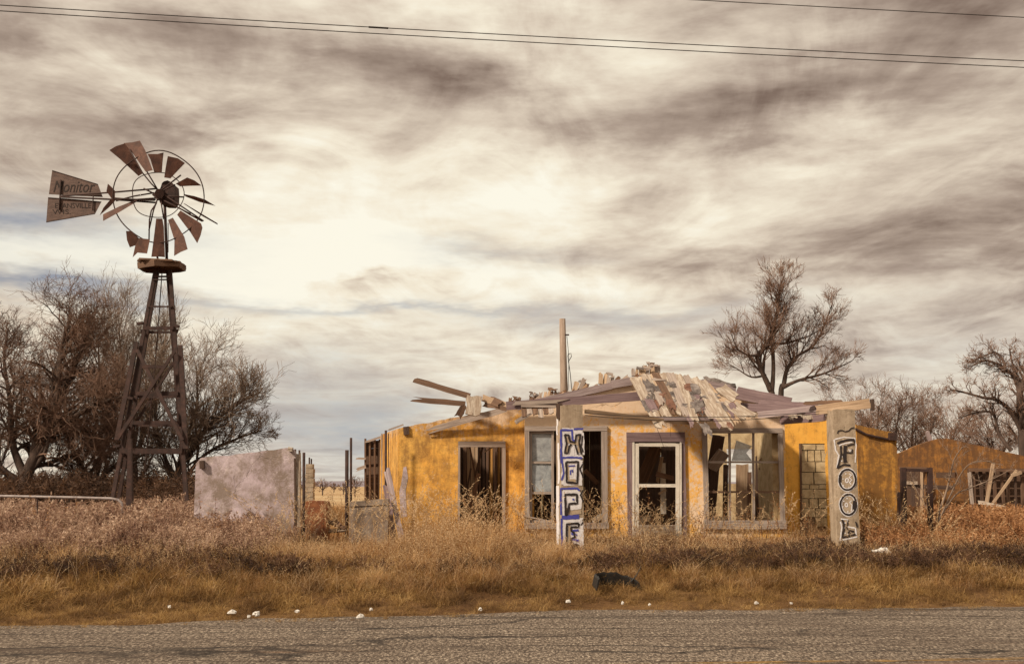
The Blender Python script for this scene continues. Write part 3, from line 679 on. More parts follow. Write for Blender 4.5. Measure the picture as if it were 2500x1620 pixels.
# right slope: purple fascia boards and torn shingle edge
for a, b, w, mt, D, D1 in (((1708, 932), (1800, 952), 16, 'lavw', 22.7, 22.7), ((1795, 957), (1935, 986), 30, 'purple', 22.7, 22.3), ((1850, 985), (2000, 994), 20, 'purple', 22.3, 21.6), ((1806, 992), (1950, 1002), 20, 'purple', 22.35, 21.8), ((1848, 1013), (2040, 992), 16, 'lavw', 21.9, 20.6), ((1990, 1001), (2128, 984), 24, 'tan', 20.7, 20.45), ((1905, 1024), (2015, 1014), 26, 'purple', 22.7, 21.2), ((1960, 984), (2058, 980), 9, 'brown', 20.9, 20.6)):
    rb('fascia_board', a, b, w, D, mt, D1, t=.04, ns=5, edge=.006, jag0=.05, jag1=.04)
rb('fascia_end', (2129, 974), (2130, 1001), 5, 20.40, 'dark', t=.14, ns=1, nw=1)
for a, b, w in (((1712, 921), (1800, 944), 8), ((1806, 948), (1900, 976), 7), ((1895, 975), (1960, 988), 6)): rb('shingle_edge', a, b, w, 22.9, 'tar', 22.7, t=.12, ns=7, edge=.025, jag0=.1, jag1=.1)
for i in range(7): rb('eave_scrap', (1930 + i * 11, 1012), (1932 + i * 11, 1024 + R.uniform(-4, 8)), 10, 21.6, 'pale', 21.55, t=.012, jag1=.08, ns=2, nw=3)
for dz, sag in ((1005, 12), (1010, 16)):
    MB().tube([P(1428 + 572 * i / 12, dz + (0 if i == 0 else 0) + sag * 4 * (i / 12) * (1 - i / 12) + (i / 12) * -4 + 3, 20.3 + .25 * math.sin(i / 12 * 3.14)) for i in range(13)], .006, 5).build('hanging_cable', M['wire'], house)
MB().tube([P(1604, 1045, 21.6), P(1612, 1065, 21.9), P(1620, 1090, 22.2)], .004, 4).build('hanging_wire', M['wire'], house); MB().tube([P(1636, 1020, 21.6), P(1637, 1066, 21.6)], .003, 4).build('hanging_wire', M['wire'], house)

# ------------------------------------------------------------------ painted pillars
def pillar(label, xc, D, wpx, ytop, rot, dep, letters, zx, zy, zs, f0, f1, marks):
    """letters: list of (name, strokes) drawn in zoom coordinates on the front face"""
    k = D / F; w = wpx * k; top = P(xc, ytop, D).z; base = gz(P(xc, 1300, D).x, D) - .1
    th = thing('porch_pillar', label, 'pillar', (P(xc, 1170, D).x, D + dep / 2, base + .1), 'concrete porch pillars')
    rm = Matrix.Rotation(rot, 3, 'Z'); c = V((P(xc, 1170, D).x, D, 0)); ctr = c + rm @ V((0, dep / 2, 0))
    g = MB(); nz = 22; ring = []
    prof = []
    for a, b in (((-1, -1), (1, -1)), ((1, -1), (1, 1)), ((1, 1), (-1, 1)), ((-1, 1), (-1, -1))):
        for i in range(5): prof.append((a[0] + (b[0] - a[0]) * i / 5, a[1] + (b[1] - a[1]) * i / 5))
    for j in range(nz + 1):
        z = base + (top - base) * j / nz; vs = []
        for q, (u, v) in enumerate(prof):
            cr = 1 - (.035 if q % 5 == 0 else 0)
            n = noise.noise((u * 2, v * 2 + z * 4, xc)) * .008 if q % 5 == 0 or v > -.9 else 0
            vs.append(ctr + rm @ V((u * w / 2 * cr + n, v * dep / 2 * cr + (n if v > -.9 else 0), 0)) + V((0, 0, z + (R.uniform(-.03, .01) if j == nz else 0))))
        ring.append(g.add(vs))
    n = len(prof)
    for a, b in zip(ring, ring[1:]):
        for q in range(n): g.face((a + q, a + (q + 1) % n, b + (q + 1) % n, b + q))
    g.face([ring[-1] + q for q in range(n)])
    g.build('shaft', M['conc'], th)
    nr = rm @ V((0, -1, 0)); A, B = V(f0), V(f1)            # zoom coordinates of the face's centre line, top and bottom
    def S(x, y, lift):
        s = (y - A.y) / (B.y - A.y); cx = A.x + (B.x - A.x) * s
        py = zy + y * zs
        z = P(xc, py, D).z
        return c + rm @ V(((x - cx) * zs * k, 0, 0)) + nr * lift + V((0, 0, z))
    mats = [M['wpaint'], M['blue'], M['black'], M['tanp']]; lift = {0: .004, 3: .006, 1: .008, 2: .010}
    for nm, strokes in letters:
        g = MB()
        for q, (mi, wd, pts) in enumerate(strokes):
            pl = []
            for (x0, y0), (x1, y1) in zip(pts, pts[1:]):
                L = max(1, int(math.hypot(x1 - x0, y1 - y0) / 14))
                pl += [(x0 + (x1 - x0) * i / L, y0 + (y1 - y0) * i / L) for i in range(L)]
            pl.append(pts[-1])
            g.ribbon([S(x + R.uniform(-1.5, 1.5), y + R.uniform(-1.5, 1.5), lift[mi] + (0 if 'ground' not in nm else -.0025) + q * .00025) for x, y in pl], wd * zs * k, nr, mi)
        o = g.build(nm, mats, th)
    # drips and rolled white patches on the left face
    for (y0, y1, u0, u1) in marks:
        g = MB(); n_ = 8; ls = []
        for i in range(n_ + 1):
            y = y0 + (y1 - y0) * i / n_; z = P(xc, y, D).z; e = R.uniform(-.12, .12)
            ls.append(g.add([ctr + rm @ V((-w / 2 - .004, dep * (u0 - .5 + e), 0)) + V((0, 0, z)), ctr + rm @ V((-w / 2 - .004, dep * (u1 - .5 + e * .5), 0)) + V((0, 0, z))]))
        for a, b in zip(ls, ls[1:]): g.face((a, a + 1, b + 1, b))
        g.build('paint_patch', M['wpaint'], th)
    return th
def ell(cx, cy, rx, ry, n=22, a0=0, a1=360): return [(cx + rx * math.cos(rad(a0 + (a1 - a0) * i / n)), cy + ry * math.sin(rad(a0 + (a1 - a0) * i / n))) for i in range(n + 1)]
HOPE = [
    ('paint_ground', [(0, 150, [(468, 560), (466, 640), (470, 760)]), (0, 140, [(462, 790), (468, 960)]), (0, 135, [(462, 1000), (466, 1120)]), (0, 150, [(470, 1200), (474, 1445)])]),
    ('graffiti_letter', [(0, 26, [(398, 580), (400, 740)]), (0, 34, [(395, 562), (545, 570)]), (0, 30, [(540, 580), (545, 740)]), (0, 24, [(480, 580), (475, 640)]), (0, 24, [(475, 690), (473, 745)]), (3, 26, [(430, 640), (520, 660)]), (3, 18, [(428, 610), (430, 720)]), (3, 18, [(520, 610), (518, 720)]),
               (1, 15, [(388, 800), (385, 562), (466, 562), (470, 630), (488, 640)]), (1, 13, [(478, 556), (550, 550)]), (1, 13, [(388, 762), (470, 757), (542, 764)]),
               (2, 14, [(412, 595), (442, 598), (452, 645), (488, 650), (500, 600), (530, 592), (518, 650), (536, 738)]), (2, 14, [(412, 595), (428, 655), (414, 728), (436, 728), (448, 680), (462, 664)]), (2, 13, [(488, 664), (496, 690), (512, 738)])]),
    ('graffiti_letter', [(0, 24, [(402, 770), (402, 955)]), (0, 26, [(400, 775), (530, 772)]), (0, 26, [(532, 780), (528, 960)]), (0, 36, [(460, 815), (458, 900)]), (3, 24, [(440, 925), (495, 928)]), (3, 12, [(440, 810), (440, 920)]), (1, 12, [(392, 925), (406, 870), (392, 770)]), (1, 11, [(458, 885), (456, 855), (472, 850), (470, 870)]), (1, 9, [(440, 822), (490, 818)]),
               (2, 15, [(425, 792), (512, 790), (506, 945), (428, 938), (425, 792)])]),
    ('graffiti_letter', [(0, 24, [(400, 1000), (404, 1185)]), (0, 24, [(400, 1003), (525, 1003)]), (0, 30, [(528, 1010), (525, 1120), (455, 1125)]), (0, 22, [(470, 1055), (485, 1068)]), (3, 30, [(465, 1160), (535, 1150)]), (1, 14, [(388, 1175), (386, 985), (505, 982), (525, 1000)]), (1, 14, [(470, 1060), (484, 1066)]),
               (2, 15, [(432, 1178), (420, 1175), (418, 1028), (505, 1026), (506, 1090), (446, 1094), (442, 1130), (432, 1178)])]),
    ('graffiti_letter', [(0, 26, [(402, 1215), (406, 1440)]), (0, 26, [(405, 1445), (545, 1440)]), (0, 28, [(400, 1213), (540, 1215)]), (0, 22, [(540, 1220), (545, 1430)]), (3, 14, [(450, 1255), (450, 1400), (500, 1405)]), (0, 16, [(480, 1270), (475, 1370)]), (1, 30, [(395, 1192), (520, 1188)]), (1, 14, [(392, 1200), (394, 1300), (400, 1445)]), (1, 15, [(515, 1285), (472, 1290), (468, 1315), (505, 1318)]), (1, 16, [(470, 1350), (520, 1360)]),
               (2, 15, [(520, 1236), (430, 1240), (430, 1422), (514, 1424), (515, 1392), (464, 1388), (462, 1345), (490, 1335), (480, 1300), (462, 1290), (465, 1262), (515, 1262), (520, 1236)])]),
    ('graffiti_squiggle', [(2, 10, [(545, 600), (535, 680), (548, 720)]), (2, 11, [(552, 800), (525, 840), (550, 905)]), (2, 12, [(552, 995), (530, 1030), (550, 1080)]), (2, 9, [(550, 1225), (535, 1250)])])]
pillar('square concrete pillar spray painted HOPE in blue and white', 1397, 20.3, 57, 987, rad(9), .42, HOPE, 1240, 860, .3372, (465, 400), (475, 1455), [(1080, 1180, .2, .6), (1185, 1330, .35, .95), (1020, 1060, .5, .8)])
def dots(l): return [(0, 9, [(x, y), (x + 9, y + 3)]) for x, y in l]
FOOL = [
    ('graffiti_wave', [(2, 9, [(545, 462), (556, 440), (585, 436), (610, 445), (640, 438), (660, 418), (686, 412)])]),
    ('graffiti_letter', [(0, 12, [(520, 510), (535, 600), (560, 640), (545, 740)]), (0, 9, [(525, 510), (600, 490), (690, 500), (700, 560), (695, 700)]), (0, 9, [(560, 560), (600, 545), (670, 530)]), (0, 9, [(640, 590), (650, 610), (662, 592)]),
               (2, 16, [(546, 545), (580, 525), (640, 512), (686, 514)]), (2, 12, [(686, 512), (686, 545), (625, 560)]), (2, 30, [(612, 560), (606, 640), (612, 700)]), (2, 14, [(575, 560), (578, 640), (548, 745), (600, 715), (655, 722)]), (2, 12, [(620, 618), (668, 618), (668, 588)])] + dots([(566, 560), (570, 590), (588, 650), (580, 685)])),
    ('graffiti_letter', [(0, 11, ell(632, 838, 74, 94)), (2, 15, ell(632, 838, 66, 84)), (0, 8, ell(632, 838, 56, 74)), (2, 22, [(572, 800), (570, 860)]), (0, 9, ell(628, 845, 12, 18, 8)), (0, 8, [(645, 790), (665, 800), (645, 820), (668, 840), (650, 860), (662, 880)])] + dots([(615, 790), (590, 830), (595, 885), (640, 905)])),
    ('graffiti_letter', [(0, 11, ell(641, 1042, 72, 94)), (2, 15, ell(641, 1042, 64, 84)), (0, 8, ell(641, 1042, 54, 74)), (2, 24, [(690, 1010), (684, 1080)]), (0, 9, ell(625, 1045, 10, 15, 8)), (0, 8, [(668, 1008), (650, 1025), (672, 1045), (665, 1095)])] + dots([(625, 990), (600, 1012), (592, 1058), (632, 1100)])),
    ('graffiti_letter', [(0, 10, [(580, 1160), (640, 1165), (630, 1220), (700, 1235), (706, 1290)]), (0, 10, [(578, 1180), (590, 1230), (576, 1335), (716, 1305)]), (2, 14, [(590, 1165), (606, 1200), (604, 1250), (592, 1312), (650, 1298), (700, 1286)]), (2, 10, [(640, 1170), (628, 1230), (640, 1250)]), (2, 16, [(640, 1280), (655, 1255), (690, 1262)]), (2, 12, [(700, 1180), (715, 1230)]), (0, 9, [(632, 1285), (650, 1275), (668, 1258), (690, 1270)])] + dots([(612, 1190), (608, 1230), (612, 1275)]))]
pillar('square concrete pillar spray painted FOOL in black and white', 2067, 20.3, 56, 999, rad(0), .45, FOOL, 1880, 920, .2983, (600, 265), (652, 1400), [])

# ------------------------------------------------------------------ windpump
WD = 29.3
def zp(x, y, D=WD): return P(80 + x * .2334, 320 + y * .2334, D)
mill = thing('windpump', 'tall rusty windpump with broken wheel blades and a tail vane', 'windmill', (P(360, 1300, WD).x, WD, GZ))
def blade(poly, tilt, mat='blade', name='blade', D=WD - .42):
    c = V((sum(p[0] for p in poly) / len(poly), sum(p[1] for p in poly) / len(poly)))
    def q(x, y): return zp(x, y, D + tilt[0] * (x - c[0]) / 100 * .07 + tilt[1] * (y - c[1]) / 100 * .07)
    return MB().prism([q(x, y) for x, y in poly], (0, .006, 0)).build(name, M[mat], mill)
BL = [([(800, 200), (870, 158), (960, 130), (1015, 195), (1155, 440), (1105, 470), (915, 295)], (1, .4)), ([(950, 125), (1040, 118), (1120, 100), (1175, 200), (1255, 410), (1180, 425), (1040, 225)], (-1, .2)),
      ([(1200, 240), (1305, 240), (1368, 225), (1358, 320), (1350, 430), (1270, 432), (1232, 300)], (1.5, 0)), ([(1412, 262), (1520, 285), (1592, 335), (1520, 410), (1440, 495), (1375, 485), (1390, 380)], (1.2, .5)),
      ([(1495, 550), (1615, 485), (1690, 515), (1765, 570), (1650, 572), (1540, 578)], (.4, 1.6)), ([(1575, 658), (1690, 680), (1800, 715), (1912, 783), (1740, 740), (1600, 685)], (.3, 2.5)),
      ([(1575, 757), (1592, 760), (1760, 860), (1930, 962), (1936, 980), (1780, 893)], (.3, 2.5)), ([(1450, 760), (1640, 862), (1785, 935), (1770, 950), (1640, 880)], (.3, 2)),
      ([(1510, 875), (1545, 830), (1760, 965), (1775, 1010), (1755, 1090), (1720, 1172), (1650, 1060)], (-.8, .8)), ([(1415, 930), (1465, 905), (1585, 1105), (1620, 1235), (1545, 1265), (1478, 1305), (1482, 1140)], (-1.2, .3)),
      ([(1290, 915), (1355, 915), (1370, 1000), (1382, 1318), (1310, 1312), (1240, 1315), (1268, 1100)], (1.2, 0)), ([(975, 1045), (1035, 1045), (1110, 1120), (1085, 1190), (1015, 1215), (985, 1140)], (1, .5)),
      ([(1110, 1120), (1225, 1130), (1210, 1210), (1195, 1280), (1095, 1270), (1045, 1320), (1072, 1195)], (-1, .8)), ([(735, 870), (900, 790), (1085, 715), (1092, 735), (900, 850), (735, 940)], (.2, -1.4)),
      ([(700, 880), (740, 800), (820, 705), (860, 730), (800, 795)], (1, 1)), ([(785, 550), (825, 585), (860, 625), (858, 730), (820, 700), (770, 630)], (1.5, 0))]
for poly, tl in BL: blade(poly, tl)
WDD = WD - .40
def rod(name, pts, r, D=WDD, n=6, mat='steel', parent=None, **kw): return MB().tube([zp(x, y, D) for x, y in pts], r, n, **kw).build(name, M[mat], parent or mill, smooth=True)
MB().tube([zp(1315 + 470 * math.cos(a) + 9 * math.sin(a * 3 + 1), 685 + 476 * math.sin(a) + 7 * math.sin(a * 5), WDD) for a in [2 * math.pi * i / 64 for i in range(65)]], .016, 6).build('outer_rim', M['steel'], mill, smooth=True)
MB().tube([zp(1305 + 270 * math.cos(a) + 10 * math.sin(a * 4 + 2), 668 + 243 * math.sin(a) + 8 * math.sin(a * 3), WDD + .02) for a in [2 * math.pi * i / 48 for i in range(49)]], .012, 6).build('inner_rim', M['steel'], mill, smooth=True)
for pts in ([(1310, 620), (1240, 550), (1150, 440), (1010, 190)], [(1312, 622), (1210, 450), (1120, 300)], [(1340, 620), (1550, 460)], [(1310, 680), (1290, 760), (1240, 830), (1220, 930), (1216, 1130)], [(1312, 690), (1262, 830), (1215, 1040)], [(1350, 650), (1560, 790), (1785, 940)], [(1370, 725), (1500, 790), (1650, 868)], [(1270, 645), (1060, 680), (870, 730)], [(1160, 600), (1270, 655)], [(1300, 700), (1085, 715), (880, 705)], [(1330, 640), (1490, 560)], [(1345, 680), (1580, 690)], [(1335, 700), (1370, 920)]):
    rod('spoke', pts, .020)
MB().prism([zp(x, y, WD - .22) for x, y in ((1340, 580), (1350, 545), (1372, 525), (1410, 515), (1450, 535), (1480, 560), (1486, 640), (1482, 725), (1450, 768), (1380, 765), (1330, 750), (1312, 690), (1318, 630))], (0, .42, 0)).build('gearbox', M['steel'], mill)
MB().tube([zp(1325, 652, WDD - .10), zp(1325, 652, WDD + .25)], [.12, .12], 12).build('hub', M['steel'], mill)
MB().prism([zp(x, y, WDD - .06) for x, y in ((1245, 665), (1300, 620), (1345, 640), (1350, 700), (1300, 718))], (0, .1, 0)).build('hub_flange', M['steel'], mill)
rod('vane_arm', [(1295, 602), (860, 638), (280, 682)], .022, WD + .05); rod('vane_arm', [(1285, 748), (860, 716), (280, 688)], .024, WD + .05); rod('vane_arm', [(1285, 718), (1090, 718), (860, 700)], .018, WD + .02)
MB().tube([zp(1120 + i * 5, 722 + (9 if i % 2 else -9), WD - .03 + (.03 if i % 4 < 2 else -.03)) for i in range(32)], .010, 4).build('spring', M['steel'], mill)
up = blade([(203, 408), (440, 480), (680, 553), (732, 690), (450, 678), (168, 660)], (0, 0), 'vane', 'vane_panel', WD + .10)
lo = blade([(160, 692), (440, 712), (718, 737), (650, 868), (400, 912), (140, 955)], (0, 0), 'vane', 'vane_panel', WD + .10)
for poly in ([(203, 408), (680, 553), (684, 562), (203, 417)], [(140, 947), (650, 860), (650, 868), (140, 956)], [(160, 692), (718, 737), (716, 746), (160, 701)]): MB().prism([zp(x, y, WD + .088) for x, y in poly], (0, .012, 0)).build('vane_edge', M['steel'], mill)
rod('vane_strap', [(292, 510), (280, 825)], .022, WD + .07); rod('vane_strap', [(632, 672), (628, 830)], .016, WD + .07)
def lettering(txt, x0, y0, x1, y1, D, mat, parent, shear=0.0, name='lettering'):
    cu = bpy.data.curves.new('t', 'FONT'); cu.body = txt; cu.shear = shear; cu.extrude = 0.0; cu.resolution_u = 3
    o = bpy.data.objects.new('t', cu); COL.objects.link(o); bpy.context.view_layer.update()
    me = bpy.data.meshes.new_from_object(o.evaluated_get(bpy.context.evaluated_depsgraph_get()))
    bpy.data.objects.remove(o)
    vs = [v.co for v in me.vertices]; a0, a1 = min(v.x for v in vs), max(v.x for v in vs); b0, b1 = min(v.y for v in vs), max(v.y for v in vs)
    A, B, C_ = zp(x0, y1, D), zp(x1, y1, D), zp(x0, y0, D); org = parent_world(parent)
    for v in me.vertices:
        u = (v.co.x - a0) / (a1 - a0); w = (v.co.y - b0) / (b1 - b0); v.co = A + (B - A) * u + (C_ - A) * w - org
    me.materials.clear(); me.materials.append(M[mat])
    q = bpy.data.objects.new(name, me); COL.objects.link(q); q.parent = parent
lettering('Monitor', 215, 520, 650, 640, WD + .094, 'letter', up, .35)
lettering('EVANSVILLE', 232, 752, 608, 805, WD + .094, 'letter', lo)
lettering('WIS.', 205, 818, 395, 868, WD + .094, 'letter', lo)
# platform of planks under the wheel
pc = zp(1352, 1400, WD); g0 = zp(1115, 1400, WD)
for i in range(9):
    f = (i + .5) / 9 - .5; hw = .53 * (1 - max(0, abs(f) - .25) * 1.1)
    MB().plank(pc + V((-hw * 1.08, f * 1.1, .04 - f * .05)), pc + V((hw * 1.08, f * 1.1, .0 - f * .05)), .115, .045, (0, 0, 1), ns=4, jag0=.05, jag1=.06).build('platform_plank', M['brown'], mill)
ring = [pc + V((.60 * math.cos(a), .58 * math.sin(a), -.05 + .02 * math.cos(a))) for a in [rad(30 + 60 * i) for i in range(7)]]
for a, b in zip(ring, ring[1:]): MB().plank(a, b, .15, .05, ((a + b) / 2 - pc), ns=3, edge=.012).build('platform_edge', M['brown'], mill)
rod('mast', [(1380, 765), (1386, 900), (1402, 1345)], .038, WD, 8); rod('mast', [(1300, 1300), (1330, 1450)], .03, WD, 6)
MB().tube([zp(1416, 960 + i * 22, WD - .06 + (.015 if i % 2 else -.015)) for i in range(15)], .012, 4).build('chain', M['steel'], mill)
def lp(x, y, D=WD): return P(240 + x * .4280, 620 + y * .4280, D)
def ext(a, b, y): s = (y - a[1]) / (b[1] - a[1]); return (a[0] + (b[0] - a[0]) * s, y)
YG = 1603                                                      # zoom row where the legs meet the ground (at depth WD)
legs = [((326, 95), (66, 1440), -.08, -.85), ((338, 95), (106, 1440), .25, .85), ((396, 92), (505, 1440), .25, .85), ((410, 92), (512, 1440), -.08, -.85)]
LEG = []
for a, b, d0, d1 in legs:
    e = ext(a, b, YG); p0, p1 = lp(*a, WD + d0), lp(*e, WD + d1); p1.z = GZ - .2; LEG.append((p0, p1))
    MB().plank(p0, p1, .085, .085, (0, -1, 0), ns=5, nw=1, edge=.004).build('tower_leg', M['steel'], mill)
def on_leg(i, y):
    a, b = LEG[i]; z = lp(0, y, WD).z; s = (z - a.z) / (b.z - a.z); return a + (b - a) * s
for i, (x0, x1, y0, y1) in enumerate(((218, 105, 500, 1060), (468, 500, 520, 1110))):
    d = WD - .5; MB().plank(lp(x0, y0, WD - .45), lp(x1, y1, WD - .75), .11, .07, (0, -1, 0), ns=4, nw=1, edge=.008).build('tower_leg_splice', M['steel'], mill)
def bar(name, p, q, w=.085, t=.05, mat='steel'): MB().plank(p, q, w, t, (0, -1, 0), ns=3, nw=1, edge=.006).build(name, M[mat], mill)
for y, w in ((135, .05), (152, .03), (308, .035), (432, .09), (803, .10), (968, .095), (1125, .12)):
    o = V((0, -.07, 0)); bar('crossbar', on_leg(0, y) + o, on_leg(3, y) + o, w)
    if y > 400: bar('crossbar', on_leg(1, y) + V((0, .06, 0)), on_leg(2, y) + V((0, .06, 0)), w * .7)
    if y > 400:
        bar('side_bar', on_leg(0, y + 12) + V((-.07, 0, 0)), on_leg(1, y + 12) + V((-.07, 0, 0)), .06); bar('side_bar', on_leg(3, y + 12) + V((.07, 0, 0)), on_leg(2, y + 12) + V((.07, 0, 0)), .06)
bar('brace', lp(250, 640, WD - .62), lp(378, 643, WD - .62), .085)
bar('brace', lp(222, 545, WD - .55), lp(480, 1062, WD - .85), .085); bar('brace', lp(436, 555, WD - .60), lp(112, 1048, WD - .90), .075)
bar('brace', lp(440, 600, WD + .5), lp(172, 1032, WD + .75), .06)
MB().tube([lp(364, 95), lp(335, 500), lp(300, 860), lp(264, 1250)], .014, 5).build('pump_rod', M['steel'], mill)
for x, y in ((240, 395), (444, 410), (182, 820), (108, 1095), (498, 1105)): MB().box(lp(x, y, WD - .6), (.16, .12, .06), Matrix.Rotation(R.uniform(-.3, .3), 3, 'Y')).build('bolt_plate', M['steel'], mill)

# ------------------------------------------------------------------ left: plaster wall, posts, scrap
D0 = 21.8
pw = thing('plaster_wall', 'freestanding stained lavender plaster wall remnant with ragged top', 'wall', (P(600, 1300, D0).x, D0, GZ))
wall(D0, [(478, 1130), (490, 1116), (560, 1110), (640, 1100), (700, 1092), (716, 1096), (722, 1108)], [], thick=.16, jag=.02).build('wall_slab', M['lav'], pw)
board(pw, 'end_post', (729, 1104), (729, 1345), 10, D0 + .1, 'pale', t=.12, ns=6, edge=.006, jag0=.03)
board(pw, 'end_post', (720, 1118), (722, 1345), 4, D0 - .06, 'dark', t=.05, ns=4)
board(pw, 'cap_stone', (704, 1095), (716, 1097), 10, D0 - .06, 'pale', t=.1, ns=2, jag1=.02)
for x, y0 in ((721, 1096), (731, 1098)): board(pw, 'rebar_stub', (x, y0), (x, y0 + 24), 4, D0 + .2, 'dark', t=.03, ns=2, nw=1)
board(pw, 'corner_block', (493, 1124), (494, 1143), 10, D0 - .05, 'dark', t=.1, ns=2)
def post(name, label, cat, px, py, D, w, mat, taper=1.0, n=4, lean=0.0, zb=None, group=None):
    t_ = P(px, py, D); b = P(px + lean, 1300, D); k = D / F
    b.z = gz(b.x, D) - .15
    g = MB(); g.tube([b, b * .5 + t_ * .5, t_], [w * k * .5 * taper, w * k * .5 * (1 + taper) / 2, w * k * .5], n)
    return recentre(tag(g.build(name, M[mat], smooth=n > 5), label, cat, group))
post('steel_pipe_post', 'rusty pipe post against the end of the lavender plaster wall', 'post', 742, 1104, 21.6, 7, 'steel', 1, 8)
post('steel_pipe_post', 'thick rusty pipe post between scrap box and concrete block', 'post', 847, 1098, 24.2, 9, 'steel', 1, 8)
post('steel_pipe_post', 'taller thin rusty pipe post behind the concrete block', 'post', 857, 1068, 25.0, 6, 'steel', 1, 8)
post('iron_pole', 'thin dark iron pole standing before the yellow side wall', 'pole', 942, 1050, 24.0, 6, 'steel', 1, 8)
post('tapered_post', 'dark tapering square post beside the windpump legs', 'post', 318, 1070, 23.5, 11, 'steel', 2.6, 4)
# brick stub behind the plaster wall
bs = thing('brick_stub', 'narrow broken brick column behind the plaster wall end', 'column', (P(755, 1200, 25).x, 25.1, GZ))
for r in range(15):
    y0 = 1132 + r * 11.5; a = P(746, y0, 25); b = P(765 - (3 if r == 0 else 0), y0 + 10.8, 25)
    if b.z < GZ - .1: break
    MB().box(((a.x + b.x) / 2 + R.uniform(-.008, .008), 25.1, (a.z + b.z) / 2), (b.x - a.x, .22, a.z - b.z), None, 0, .006).build('brick', M['conc'], bs)
c_ = P(755, 1200, 25.1); MB().box((c_.x, 25.1, (P(0, 1134, 25).z + GZ) / 2 - .05), (.145, .19, P(0, 1134, 25).z - GZ)).build('core', M['brown'], bs)
for x, y in ((755, 1116), (760, 1119)): MB().tube([P(x, y, 25.1), P(x, 1136, 25.1)], .018, 5).build('rebar', M['steel'], bs)
# rusty appliance shell
def rusty():
    t = thing('rusty_box', 'rusted brown metal box shell half sunk in the grass', 'scrap metal', (P(768, 1290, 23.3).x, 23.3, GZ))
    a, b = P(744, 1222, 23.2), P(797, 1330, 23.2); g = MB(); pr = []
    for x, z in ((a.x, GZ - .1), (b.x, GZ - .1), (b.x, a.z - .06), (b.x - .02, a.z - .02), (b.x - .06, a.z), (a.x + .06, a.z + .005), (a.x, a.z - .02)): pr.append(V((x, 23.1, z)))
    g.prism(pr, (0, .5, 0)); g.build('shell', M['rust'], t)
    MB().prism([V((a.x + .04, 23.093, GZ + .1)), V((b.x - .05, 23.093, GZ + .1)), V((b.x - .05, 23.093, a.z - .1)), V((a.x + .04, 23.093, a.z - .08))], (0, .006, 0)).build('front_panel', M['rust'], t)
rusty()
# concrete block with scuffed face
def lowblock():
    a, b = P(853, 1224, 22.3), P(948, 1224, 22.3); k = thing('concrete_block', 'low grey brown concrete slab beside the leaning boards', 'block', ((a.x + b.x) / 2, 22.45, GZ))
    g = MB(); top = [V((a.x, 22.3, 1.30)), V((a.x + .25, 22.3, 1.31)), V((a.x + .5, 22.3, 1.34)), V((b.x, 22.3, 1.345))]
    g.prism([V((a.x, 22.3, GZ - .1)), V((b.x, 22.3, GZ - .1))] + top[::-1], (0, .25, 0)); g.build('slab', mottled('old_concrete', [(.3, (.12, .085, .065)), (.5, (.22, .165, .13)), (.7, (.32, .26, .21))], 5), k)
    MB().plank((a.x + .01, 22.29, 1.2), (b.x - .01, 22.29, 1.24), .012, .012, ns=3, nw=1).build('form_line', M['dark'], k)
lowblock()
def lean(label, a, b, w, D, D1, mat):
    p0, p1 = P(*a, D), P(*b, D1); p1.z = gz(p1.x, D1) - .05
    return recentre(tag(MB().plank(p0, p1, w / F * D, .05, ns=6, jag0=.08, edge=.01).build('leaning_board', M[mat]), label, 'board', 'boards leaning at the house corner'))
lean('split grey board propped at the corner, its foot kicked outward', (943, 1142), (990, 1312), 14, 22.9, 22.2, 'lavw')
lean('steeper dark weathered board leaning behind the concrete slab', (942, 1180), (966, 1305), 15, 23.1, 22.5, 'purple')
for a, b, w, lab in (((797, 1270), (845, 1290), 9, 'brown board lying by the rusty box'), ((800, 1296), (848, 1292), 10, 'pale board lying flat between rusty box and posts'), ((812, 1268), (832, 1286), 14, 'dark splintered board lying on the debris heap')):
    q = board(None, 'fallen_plank', a, b, w, 23.4, 'pale' if 'pale' in lab else 'brown', 23.2, t=.04, nrm=(0, -.7, .7), jag0=.05, jag1=.05)
    for v in q.data.vertices: v.co.z = max(v.co.z, gz(v.co.x, v.co.y) + .01)
    recentre(tag(q, lab, 'board', 'boards on the debris heap'))
# pipe gate rail at the far left
gt = thing('pipe_gate', 'grey tubular pipe gate with a rounded corner, sunk in weeds', 'gate', (P(250, 1300, 21.6).x, 21.6, GZ))
gp = [P(x, y, 21.6) for x, y in ((-260, 1208), (0, 1210), (100, 1212), (200, 1214), (270, 1216), (288, 1219), (297, 1227), (299, 1240))] + [V((P(299, 1250, 21.6).x, 21.6, GZ - .1))]
MB().tube(gp, .024, 8).build('top_rail', M['pipe'], gt, smooth=True)
for y in (1262, 1310): MB().tube([P(-260, y - 3, 21.6), P(298, y + 4, 21.6)], .012, 6).build('lower_rail', M['pipe'], gt, smooth=True)
for px in (-160, 91): MB().tube([P(px, 1213, 21.6), V((P(px + 4, 1300, 21.6).x, 21.6, GZ - .1))], .015, 5).build('gate_upright', M['steel'], gt)
